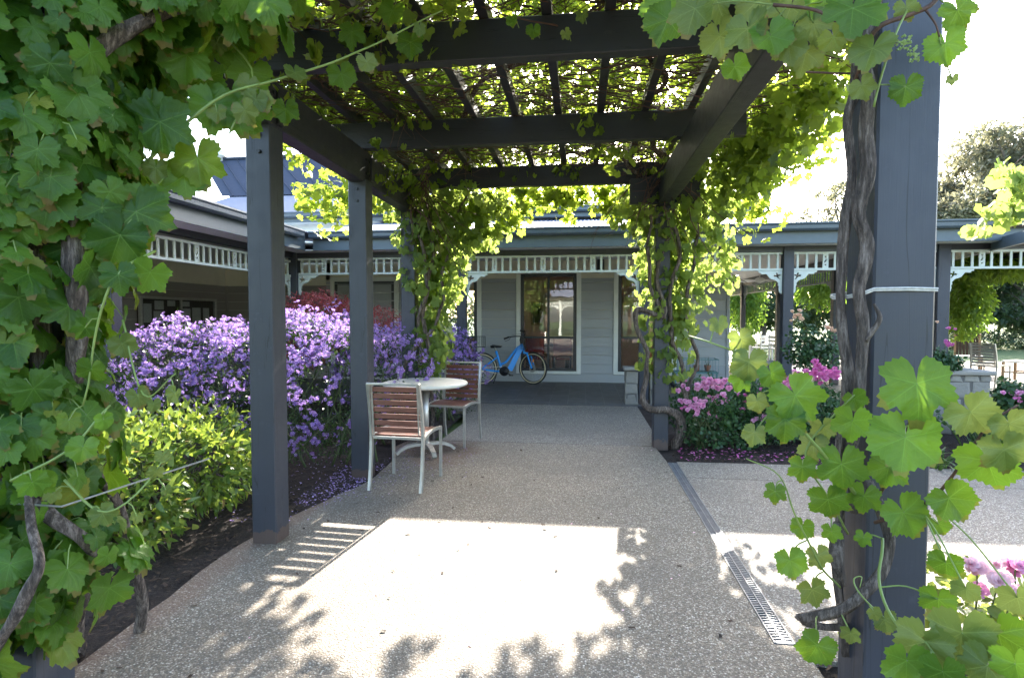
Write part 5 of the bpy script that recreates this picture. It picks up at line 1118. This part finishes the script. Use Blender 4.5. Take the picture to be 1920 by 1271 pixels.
tendrils(gt, 50, [(-1.7, 6.0, 2.9), (-1.9, 6.1, 2.8), (.85, 6.0, 2.9), (1.0, 6.0, 2.7), (.7, 6.0, 2.95)], L=(.4, 1.3), r=.006, name='hanging_canes')
# leaves hugging the cross beams and side beams
for (n_, x, y, z) in ((260, (-2.3, -.7), (3.1, 3.4), (2.86, 3.16)), (260, (-2.3, 1.4), (4.7, 4.95), (3.0, 3.2)), (320, (-2.3, 1.3), (6.2, 6.5), (2.9, 3.2)), (160, (-1.9, -1.75), (4.9, 6.6), (2.6, 2.9)), (200, (.7, 1.35), (4.6, 6.6), (2.75, 3.15)), (120, (.3, 1.3), (3.1, 3.4), (3.0, 3.2)), (150, (-1.9, -1.6), (2.0, 3.2), (2.7, 3.1))):
    P = np.stack([rng.uniform(*x, n_), rng.uniform(*y, n_), rng.uniform(*z, n_)], 1); w = np.array([noise.noise(Vector(q) * 3) for q in P]); P = P[w > -.05]; S = rng.uniform(.045, .10, len(P)); tip, nor = leaf_orient(P, rdir(len(P)), 1, .2, .5); stuff('beam_leaves', GL_lo[3][0], GL_lo[3][1], frames(tip, nor, S), P, M['canopy_leaf'], gt, True, uv=GL_lo[3][2])
# some leaves below the rafters on thin stems
P = np.array([tuple(at(x + random.gauss(0, 16), y + random.gauss(0, 14), Y)) for x, y, Y in ((1130, 260, 4.7), (1150, 310, 4.7), (1100, 235, 4.6), (1010, 300, 6.1), (880, 290, 6.1), (760, 250, 4.6), (700, 270, 4.5), (800, 340, 6), (1160, 290, 4.6), (1050, 395, 6.6), (1170, 380, 6), (830, 330, 6), (460, 130, 2.9), (500, 60, 2.8), (600, 100, 2.9), (580, 40, 2.8), (420, 60, 2.6)) for _ in range(7)])
S = rng.uniform(.05, .11, len(P)); tip, nor = leaf_orient(P, rdir(len(P)), 1, .2, .5); gl_ = stuff('loose_leaves', GL_lo[1][0], GL_lo[1][1], frames(tip, nor, S), P, M['canopy_leaf'], gt, True, uv=GL_lo[1][2])
# branch of a neighbouring vine hanging into the right edge of the view, in full sun
gn = thing('grapevine', 'overexposed sunlit vine branch reaching in from the right edge', 'grapevine', (5.2, 5.2, 2.3), 0, 'grapevines on the pergola posts')
plain(gn, A([(2080, 250, 5.3), (1990, 300, 5.3), (1930, 330, 5.3), (1870, 400, 5.3), (1820, 435, 5.3)]), .008, .004, 'twig'); plain(gn, A([(2050, 380, 5.3), (1960, 420, 5.3), (1900, 425, 5.3), (1860, 440, 5.3), (1800, 432, 5.3)]), .006, .003, 'twig')
plain(gn, A([(2100, 200, 5.3), (2000, 250, 5.3), (1930, 285, 5.2), (1880, 330, 5.2)]), .006, .003, 'twig')
P = []; 
for (x, y, sx, sy, n) in ((1900, 360, 30, 28, 46), (1870, 400, 30, 14, 26), (1825, 435, 20, 7, 11), (1890, 330, 30, 18, 22), (1990, 330, 60, 60, 90), (1905, 400, 15, 15, 18)):
    for _ in range(n): P.append(tuple(at(x + random.gauss(0, sx * .6), y + random.gauss(0, sy * .6), 5.3 + random.uniform(-.3, .3))))
P = np.array(P); S = rng.uniform(.07, .15, len(P)); tip, nor = leaf_orient(P, rdir(len(P)), .7, .4, .5); leaves(gn, P, tip, nor, S, FLEAF, GL_lo[0], M['grape_far'])

# ---- shrubs on the left
def quad_t(w=.5): return [(-w / 2, 0, 0), (w / 2, 0, 0), (w * .35, .62, .05), (0, 1, -.04), (-w * .35, .62, .05)], [(0, 1, 2), (0, 2, 4), (4, 2, 3)]
PET = []; PF = []
for k in range(5):
    a = k * 2 * math.pi / 5; a2 = .45; i0 = len(PET); PET += [(0, 0, 0), (.5 * math.cos(a - a2), .5 * math.sin(a - a2), .14), (.58 * math.cos(a + a2), .58 * math.sin(a + a2), .14)]; PF.append((i0, i0 + 1, i0 + 2))
def shrub(name, label, cat, loc, blobs, nl, leaf, lmat, nf=0, fmat=None, fs=(.03, .045), ls=(.03, .05), droop=-.3, shell=.22, zmin=.02, stems=14, group=None, ftop=.35, nparts=0, clump=None, rndn=.8):
    g = thing(name, label, cat, loc, 0, group)
    base = Vector(loc)
    for i in range(stems):
        b_ = random.choice(blobs); c = Vector(b_[0]); e = c + Vector((random.uniform(-.7, .7) * b_[1][0], random.uniform(-.7, .7) * b_[1][1], random.uniform(.0, .6) * b_[1][2])); s0 = Vector((c.x + random.uniform(-.4, .4) * b_[1][0], c.y + random.uniform(-.4, .4) * b_[1][1], -.02))
        if i < 40: wbuild(MB().tube(wob(curve_pts([s0, (s0 + e) / 2 + Vector((0, 0, .03)), e], 4), .03), [.012, .012, .011, .010, .009, .008, .007, .006, .004], 5), 'stem', M['stem'], g, True)
    P, N = blob_pts(blobs, nl, shell, .86)
    disp = np.array([noise.noise(Vector(p) * 2.6) * .16 + noise.noise(Vector(p) * 7) * .06 for p in P]); P = P + N * disp[:, None] * (clump or 1.0)
    k = P[:, 2] > zmin; P, N = P[k], N[k]; S = rng.uniform(*ls, len(P)); tip = N + rdir(len(P)) * .9 + np.array([0, 0, -droop]); nor = N * .4 + rdir(len(P)) * rndn + np.array([0, 0, .5])
    if nparts:
        d = np.linalg.norm(P - CAMP, axis=1) / S; od = np.argsort(d); me = tri_mesh('leaf', leaf[0], leaf[1], M[lmat])
        for i in od[:nparts]: put_leaf(g, me, P[i], tip[i], nor[i], float(S[i]))
        od = od[nparts:]; P, tip, nor, S = P[od], tip[od], nor[od], S[od]
    stuff('foliage', leaf[0], leaf[1], frames(tip, nor, S), P, M[lmat], g, True)
    if nf:
        P, N = blob_pts(blobs, nf, .05, .9); disp = np.array([noise.noise(Vector(p) * 2.6) * .16 + noise.noise(Vector(p) * 7) * .06 for p in P]); P = P + N * (disp[:, None] * (clump or 1.0) + rng.uniform(.0, .05, (len(P), 1)))
        w = np.array([noise.noise(Vector(p) * 4.5) for p in P]); k = (P[:, 2] > zmin + .1) & (rng.random(len(P)) < np.clip(ftop + .75 * N[:, 2] + .9 * w, .05, 1)); P, N = P[k], N[k]
        # each bloom is a small cluster
        Q = np.repeat(P, 3, 0) + rng.normal(size=(len(P) * 3, 3)) * .018; NN = np.repeat(N, 3, 0) + rdir(len(P) * 3) * .6; S = rng.uniform(*fs, len(Q)); stuff('blossom', PET, PF, frames(rdir(len(Q)), NN, S), Q, M[fmat], g, False)
    return g
shrub('flowering_hebe', 'wide mounded shrub smothered in violet flowers behind the left posts', 'shrub', (-3.4, 5.9, 0),
      [((-3.0, 5.75, .72), (.95, .95, .70), 1), ((-4.1, 5.9, .68), (1.15, 1.1, .62), 1), ((-3.3, 6.7, .75), (1.2, 1.0, .68), .8), ((-5.0, 6.4, .6), (.9, .9, .55), .5), ((-2.35, 5.35, .68), (.42, .55, .52), .5), ((-2.15, 6.0, .82), (.50, .55, .40), .5), ((-2.05, 5.35, .80), (.30, .28, .22), .3), ((-2.75, 5.15, .30), (.62, .45, .34), .6), ((-3.7, 5.0, .35), (.7, .4, .35), .4)],
      26000, quad_t(.4), 'hebe_leaf', 6200, 'hebe_flower', ftop=.44, stems=30, rndn=.9, ls=(.022, .04))
shrub('flowering_hebe', 'smaller violet flowering shrub beside the verandah step and bicycle', 'shrub', (-2.2, 8.1, 0), [((-2.15, 8.05, .62), (.66, .7, .60), 1), ((-2.8, 8.0, .6), (.7, .7, .58), .8), ((-1.85, 7.6, .4), (.35, .4, .42), .4)], 9000, quad_t(.4), 'hebe_leaf', 2600, 'hebe_flower', ftop=.42, stems=12, ls=(.022, .04))
shrub('lime_shrub', 'lime green low shrub with yellowish new leaves at the foot of the left posts', 'shrub', (-2.9, 3.6, 0), [((-2.98, 3.75, .32), (.52, .55, .37), 1), ((-3.3, 3.5, .34), (.7, .6, .38), 1), ((-3.1, 4.2, .34), (.45, .4, .38), .5), ((-2.85, 3.15, .25), (.42, .35, .30), .6), ((-3.9, 3.6, .4), (.6, .6, .4), .5), ((-2.75, 2.75, .18), (.28, .25, .22), .25)], 6500, quad_t(.42), 'nandina', ls=(.045, .085), shell=.3, nparts=300, stems=20, droop=.2)
shrub('japanese_maple', 'dark red weeping maple behind the violet shrub', 'shrub', (-3.9, 8.4, 0), [((-3.95, 8.25, 1.40), (.70, .55, .42), 1), ((-3.3, 8.3, 1.22), (.6, .5, .38), .9), ((-4.3, 8.4, 1.05), (.5, .5, .4), .6), ((-2.8, 8.6, .95), (.5, .4, .35), .5)], 9000, quad_t(.16), 'maple', ls=(.05, .10), shell=.5, stems=10, droop=1.1, zmin=.6)
# bare fallen twigs under the shrub
# ---- roses and strap leaf plants on the right
ROUND = ([(0, 0, 0), (.34, .25, .04), (.38, .6, 0), (0, 1, -.06), (-.38, .6, 0), (-.34, .25, .04)], [(0, 1, 2), (0, 2, 3), (0, 3, 4), (0, 4, 5)])
def bloom_mesh(name, mat, seed, n=16):
    r_ = random.Random(seed); mb = MB()
    for k in range(n):
        ring = k // 5; a = k * 2.4 + r_.uniform(-.2, .2); el = (1.25, .85, .45, .15)[min(3, 3 - ring if ring < 3 else 0)]; el = (.25, .65, 1.0, 1.35)[min(ring, 3)]; L = (.5, .42, .33, .22)[min(ring, 3)]
        d = Vector((math.cos(a) * math.cos(el), math.sin(a) * math.cos(el), math.sin(el))); s_ = Vector((-math.sin(a), math.cos(a), 0)) * L * .5; up_ = Vector((0, 0, .1 * L)); b0 = Vector((0, 0, .02 * ring))
        mb.add([b0, b0 + d * L * .6 + s_, b0 + d * L + s_ * .6 + up_, b0 + d * L * 1.05 - s_ * .6 + up_ * .7, b0 + d * L * .6 - s_], [(0, 1, 2), (0, 2, 3), (0, 3, 4)])
    return mb.mesh(name, M[mat], smooth=True)
BL_ = {m: [bloom_mesh('rose_bloom', m, s) for s in range(3)] for m in ('rose_pink', 'rose_magenta', 'rose_pale', 'rose_peach')}
def blooms(parent, spots):
    for (x, y, Y, sx, sy, n, mat, s) in spots:
        c0 = at(x, y, Y)
        for i in range(n):
            p = at(x + random.gauss(0, sx * .42), y + random.gauss(0, sy * .42), Y + random.uniform(-.06, .06)); o = bpy.data.objects.new('bloom', random.choice(BL_[mat])); COL.objects.link(o); o.parent = parent
            v = -(p - Vector(CAMP)).normalized() + Vector((random.uniform(-.6, .6), random.uniform(-.3, .3), random.uniform(.2, 1.1))); q = v.to_track_quat('Z', 'Y')
            o.matrix_basis = Matrix.Translation(p - WLOC[parent.name]) @ q.to_matrix().to_4x4() @ Matrix.Scale(s * random.uniform(.75, 1.2), 4)
        plain(parent, [c0 + Vector((random.uniform(-.15, .15), .15, -.45)), c0 + Vector((.02, .05, -.2)), c0], .004, .0025, 'stem')
g = shrub('rose_bush', 'dark leaved rose bush with clusters of pink blooms right of the far post', 'rose bush', (1.7, 6.45, 0), [((1.45, 6.5, .30), (.42, .42, .32), 1), ((1.95, 6.6, .30), (.5, .42, .30), 1), ((1.30, 6.4, .50), (.26, .25, .22), .3)], 5200, ROUND, 'rose_leaf', ls=(.03, .055), shell=.5, stems=16, clump=1.2)
blooms(g, ((1338, 722, 6.1, 50, 20, 40, 'rose_pink', .062), (1345, 748, 6.4, 22, 12, 10, 'rose_pink', .05), (1300, 756, 6.0, 30, 18, 22, 'rose_pink', .055), (1313, 730, 6.4, 12, 12, 4, 'rose_pale', .05), (1328, 778, 6.2, 20, 6, 4, 'rose_pink', .04), (1285, 715, 6.5, 14, 12, 5, 'rose_pink', .04), (1292, 765, 6.2, 20, 6, 5, 'rose_magenta', .04),
           (1412, 740, 6.5, 30, 16, 13, 'rose_magenta', .05), (1425, 765, 6.4, 18, 12, 8, 'rose_magenta', .05), (1423, 785, 6.3, 20, 8, 6, 'rose_pink', .05), (1395, 765, 6.5, 12, 6, 3, 'rose_pink', .04)))
g = thing('rose_bush', 'taller rose canes carrying the brightest magenta bloom heads', 'rose bush', (2.6, 6.9, 0))
blooms(g, ((1534, 702, 6.3, 54, 22, 44, 'rose_magenta', .068), (1492, 716, 6.3, 46, 18, 34, 'rose_pink', .062), (1516, 744, 6.6, 28, 18, 15, 'rose_pink', .055), (1465, 728, 6.7, 16, 10, 6, 'rose_pink', .05), (1440, 800, 6.4, 30, 10, 5, 'rose_magenta', .035)))
P, N = blob_pts([((2.55, 6.9, .35), (.5, .4, .35), 1)], 2200, .7, .3); S = rng.uniform(.03, .055, len(P)); tip, nor = leaf_orient(P, N, .3, .4, .8); stuff('foliage', ROUND[0], ROUND[1], frames(tip, nor, S), P, M['rose_leaf'], g, True)
def standard_rose(label, px, py, Y, w, spots, h=None):
    c = at(px, py, Y); g = thing('standard_rose', label, 'rose tree', (c.x, c.y, 0), 0, 'standard roses in the right hand bed')
    wbuild(MB().tube(wob([Vector((c.x, c.y, -.02 + (c.z) * k / 6)) for k in range(7)], .02), .014, 7), 'trunk', M['bark'], g, True); wbuild(MB().box(c.x + .04, c.x + .07, c.y, c.y + .03, 0, c.z - .1), 'stake', M['wood'], g)
    for k in range(9): a = random.uniform(0, 6.28); e = c + Vector((math.cos(a) * w * .8, math.sin(a) * w * .6, random.uniform(-.1, w * .9))); plain(g, [Vector((c.x, c.y, c.z - .25)), (c + e) / 2 + Vector((0, 0, .02)), e], .007, .003, 'stem')
    P, N = blob_pts([(tuple(c), (w, w * .8, w * .72), 1), (tuple(c + Vector((-w * .5, 0, w * .5))), (w * .4, w * .4, w * .5), .3)], 1500, .95, .2); S = rng.uniform(.03, .06, len(P)); tip, nor = leaf_orient(P, N, .3, .5, .8); stuff('foliage', ROUND[0], ROUND[1], frames(tip, nor, S), P, M['rose_leaf'], g, True)
    blooms(g, spots); return g
standard_rose('standard rose with peach blooms left of the twisted vine trunks', 1530, 655, 7.4, .36, ((1497, 592, 7.4, 18, 12, 8, 'rose_peach', .06), (1562, 620, 7.3, 14, 10, 5, 'rose_peach', .055), (1480, 600, 7.4, 5, 5, 1, 'rose_peach', .04)))
standard_rose('standard rose with small pink buds just right of the near post', 1768, 680, 7.6, .20, ((1773, 643, 7.5, 14, 6, 5, 'rose_magenta', .05), (1778, 615, 7.5, 10, 8, 3, 'rose_magenta', .035), (1752, 600, 7.5, 8, 8, 2, 'rose_peach', .03)))
standard_rose('loose pale pink rose at the right edge of the bed', 1905, 745, 6.2, .20, ((1905, 735, 6.1, 26, 8, 7, 'rose_pink', .05), (1850, 770, 6.0, 20, 10, 7, 'rose_pale', .05), (1912, 750, 6.0, 10, 8, 3, 'rose_magenta', .045)))
c = at(1830, 1150, 2.3)
g = thing('rose_bush', 'pale pink rose bush at the foot of the near right post', 'rose bush', (c.x, c.y, 0))
P, N = blob_pts([((c.x, 2.35, .22), (.42, .4, .24), 1), ((c.x + .35, 2.2, .25), (.35, .35, .25), .6), ((1.25, 2.0, .2), (.25, .3, .22), .4)], 900, .8, .3); S = rng.uniform(.035, .07, len(P)); tip, nor = leaf_orient(P, N, .4, .5, .7); stuff('foliage', ROUND[0], ROUND[1], frames(tip, nor, S), P, M['grape_young'], g, True)
blooms(g, ((1835, 1065, 2.2, 30, 16, 7, 'rose_pale', .055), (1905, 1060, 2.2, 24, 16, 6, 'rose_pink', .055), (1870, 1090, 2.1, 24, 14, 6, 'rose_pale', .06), (1895, 1115, 2.1, 20, 10, 4, 'rose_pale', .05), (1830, 1110, 2.2, 16, 12, 3, 'rose_pink', .05)))
def strap(label, x, y, n, h, spread, lean=.35, r_seed=0):
    g = thing('strap_leaf_plant', label, 'plant', (x, y, 0), 0, 'strap leaf clumps in the beds'); r_ = random.Random(r_seed); mbs = MB(); bc = 0
    for i in range(n):
        a = r_.uniform(0, 6.28); L = h * r_.uniform(.6, 1.1); p = Vector((x + math.cos(a) * spread * r_.random(), y + math.sin(a) * spread * r_.random(), -.02)); d = Vector((math.cos(a) * lean * r_.uniform(.2, 1.3), math.sin(a) * lean * r_.uniform(.2, 1.3), 1)).normalized(); s_ = Vector((-math.sin(a), math.cos(a), 0)); w = r_.uniform(.008, .014); V = []
        m = 6
        for k in range(m + 1):
            t_ = k / m; q = p + d * L * t_ + Vector((math.cos(a), math.sin(a), 0)) * L * .35 * t_ ** 2.5 - Vector((0, 0, L * .35 * lean * 2 * t_ ** 3)); ww = w * (1 - t_ ** 2.2); V += [q - s_ * ww, q + s_ * ww]
        mb = MB().add(V, [(2 * k, 2 * k + 1, 2 * k + 3, 2 * k + 2) for k in range(m)]); wbuild(mb, 'blade', M['strap'], g, True)
strap('upright strap leaved clump behind the pink roses left of the twisted trunks', 2.75, 7.5, 60, .62, .35, .3, 1)
strap('tall strap leaved clump in front of the low stone pedestal', 4.35, 6.35, 80, .75, .45, .35, 2)
strap('low arching strap leaved clump just right of the near post', 3.35, 5.95, 70, .34, .35, .9, 3)
strap('small strap leaved clump between the rose bush and the stone pier', 1.85, 7.4, 50, .6, .3, .3, 4)
strap('strap leaved clump at the right edge beneath the pale rose', 5.1, 6.1, 60, .5, .5, .5, 5)
shrub('low_shrub', 'low dark green shrub filling the bed beyond the rose bushes', 'shrub', (3.6, 7.2, 0), [((3.4, 7.2, .22), (.8, .6, .28), 1), ((4.9, 6.9, .15), (.7, .5, .22), 1), ((2.2, 8.2, .2), (.8, .4, .25), .7), ((5.6, 7.6, .15), (.6, .6, .25), .7)], 5000, ROUND, 'rose_leaf', ls=(.03, .06), shell=.6, stems=10)
# ---- wisteria and garden trees beyond
def mass(name, label, cat, loc, blobs, n, tmpl, mat, ls, trunks=(), group=None, shell=.8, droop=.3, cull=.5):
    g = thing(name, label, cat, loc, 0, group)
    for ctrl, rad, nm2 in trunks: trunk(g, ctrl, rad, name=nm2, mat='trunk', n=7, wv=.1, rough=.3, k=5)
    P, N = blob_pts(blobs, n, shell, cull); S = rng.uniform(*ls, len(P)); tip = N * .4 + rdir(len(P)) * .8 + np.array([0, 0, -droop]); nor = N * .5 + rdir(len(P)) * .8 + np.array([0, 0, .4])
    stuff('crown', tmpl[0], tmpl[1], frames(tip, nor, S), P, M[mat], g, True); return g
W1 = at(1815, 560, 13.5)
mass('wisteria', 'bright green wisteria hanging down beside the far patio pergola post', 'wisteria', (8.4, 12, 0), [(tuple(at(1812, 560, 13)), (.45, .5, .85), 1), (tuple(at(1840, 500, 12.5)), (1.0, .6, .25), .8), (tuple(at(1900, 505, 12)), (.8, .6, .22), .6)], 4200, quad_t(.4), 'wisteria', (.08, .16), droop=.8)
mass('wisteria', 'green wisteria heaped on top of the patio pergola roof', 'wisteria', (10, 12, 2.8), [((8.6, 11.2, 2.95), (1.4, 1.4, .30), 1), ((10.4, 12.2, 3.1), (1.8, 1.6, .42), 1), ((12.3, 11.6, 3.0), (1.4, 1.6, .38), 1), ((9.5, 14.0, 3.1), (2.0, 1.0, .35), .8)], 9000, quad_t(.4), 'wisteria', (.10, .20), droop=.5)
mass('wisteria', 'wisteria curtain seen through the far verandah bays', 'wisteria', (7.3, 20, 0), [(tuple(at(1400, 560, 24.5)), (.8, .6, 1.5), 1), (tuple(at(1378, 545, 25)), (1.0, .6, .7), .6), (tuple(at(1505, 520, 20.5)), (.9, .6, .8), .8), (tuple(at(1545, 530, 19.5)), (.8, .6, .9), .8), (tuple(at(1440, 510, 24)), (1.6, .6, .6), .8)], 7000, quad_t(.4), 'wisteria', (.12, .24), droop=.8)
def tree(name, label, px, Y, ztop, w, mat, n, ls=(.2, .4), group='trees beyond the garden', seed=0, dens=1, zbase=None):
    r_ = random.Random(seed); c = at(px, 592, Y); zb = zbase if zbase is not None else ztop * .3; h = ztop - zb; bl = []; tr_ = [([(c.x, c.y, -.1), (c.x + .1, c.y, ztop * .3), (c.x - .1, c.y, ztop * .6), (c.x, c.y, ztop * .85)], [.02 * ztop, .015 * ztop, .010 * ztop, .003 * ztop], 'trunk')]
    for k in range(13):
        a = r_.uniform(0, 6.28); q = r_.random(); e = Vector((c.x + math.cos(a) * w * .62 * math.sqrt(r_.random()), c.y + math.sin(a) * w * .5, zb + h * (.15 + .75 * q))); s = w * r_.uniform(.24, .42) * (1.1 - .4 * q); bl.append((tuple(e), (s, s, s * .72), 1)); tr_.append(([(c.x, c.y, ztop * (.2 + .4 * q)), tuple((Vector((c.x, c.y, ztop * .5)) + e) / 2), tuple(e)], [.007 * ztop, .005 * ztop, .002 * ztop], 'limb'))
    bl.append(((c.x, c.y, zb + h * .88), (w * .35, w * .35, h * .13), 1))
    return mass(name, label, 'tree', (c.x, c.y, 0), bl, n, quad_t(.45), mat, ls, tr_, group, shell=.95, cull=.15)
tree('gum_tree', 'large olive and bronze gum tree above the right hand roof', 1835, 46, 15.2, 6.6, 'gum', 20000, (.22, .45), seed=1, zbase=3)
tree('gum_tree', 'gum tree whose crown is cut off by the right edge of the view', 1935, 42, 14.8, 5.6, 'gum', 13000, (.22, .42), seed=2, zbase=3)
tree('gum_tree', 'slighter gum tree immediately right of the near post above the roof', 1765, 50, 13.0, 4.6, 'gum', 9000, (.22, .42), seed=3, zbase=3)
tree('gum_tree', 'thin hazy gum tree left of the twisted vine trunks', 1530, 55, 13.2, 2.6, 'gum', 1500, (.2, .4), seed=4, zbase=8)
tree('gum_tree', 'small sparse gum tree touching the vine trunk on the skyline', 1575, 52, 13.6, 2.4, 'gum', 1500, (.2, .38), seed=5, zbase=7)
for k, (px, Y, zt, w, lab) in enumerate(((1350, 34, 6.5, 3.5, 'leftmost dark garden tree seen beyond the deep verandah'), (1430, 31, 6.0, 3.2, 'dark garden tree framed between the two inner verandah posts'), (1510, 33, 6.2, 3.4, 'dark garden tree behind the peach standard rose'), (1590, 31, 6.0, 3.2, 'dark garden tree hidden behind the twisted vine trunks'),
                                   (1700, 32, 6.2, 3.5, 'dark garden tree behind the near right post'), (1800, 29, 5.0, 2.6, 'dark tree behind the dark wooden patio chair'), (1870, 31, 3.6, 2.2, 'shorter dark tree with open sky above it near the right edge'), (1925, 28, 4.8, 2.4, 'dark tree at the extreme right edge of the lawn'))):
    tree('garden_tree', lab, px, Y, zt, w, 'garden_leaf', 5200, (.16, .34), seed=20 + k, zbase=.3)
g = mass('clipped_hedge', 'low clipped dark hedge across the end of the lawn', 'hedge', (20, 29, 0), [((15 + 1.6 * k, 27.5 + .2 * k, .35), (1.0, .5, .45), 1) for k in range(10)], 9000, quad_t(.5), 'garden_leaf', (.08, .16), shell=.4)
for k, (x, lab) in enumerate(((-7, 'leafy tree behind the building seen through the left window'), (-2.5, 'leafy tree behind the building seen through the middle window'), (1.8, 'leafy tree behind the building seen through the right window'))):
    mass('garden_tree', lab, 'tree', (x, 25, 0), [((x, 25, 1.6), (2.6, 1.5, 1.5), 1), ((x + .5, 25, 2.6), (1.6, 1.2, 1.2), 1)], 2600, quad_t(.45), 'garden_leaf', (.18, .34), [([(x, 25, -.1), (x, 25, 2.5)], [.14, .06], 'trunk')], 'trees behind the building', shell=.8, cull=.2)
# garden behind the camera, mirrored by the window panes
for k, (x, y, zt, w, lab) in enumerate(((-9, -22, 7, 4, 'round green tree behind the open shelter left side'), (-3, -24, 8, 4.5, 'tall green tree directly behind the open shelter'), (4, -24, 7.5, 4.2, 'green tree behind the open shelter right side'), (11, -21, 7, 4.2, 'broad green tree farthest right behind the camera'))):
    r_ = random.Random(k + 50); bl = [((x + r_.uniform(-.6, .6) * w, y + r_.uniform(-.5, .5) * w, zt * r_.uniform(.25, .85)), (w * .4, w * .4, w * .32), 1) for _ in range(10)]
    mass('garden_tree', lab, 'tree', (x, y, 0), bl, 2600, quad_t(.45), 'wisteria', (.25, .5), [([(x, y, -.1), (x, y, zt * .7)], [.18, .08], 'trunk')], 'trees behind the viewpoint', shell=.9, cull=.2)
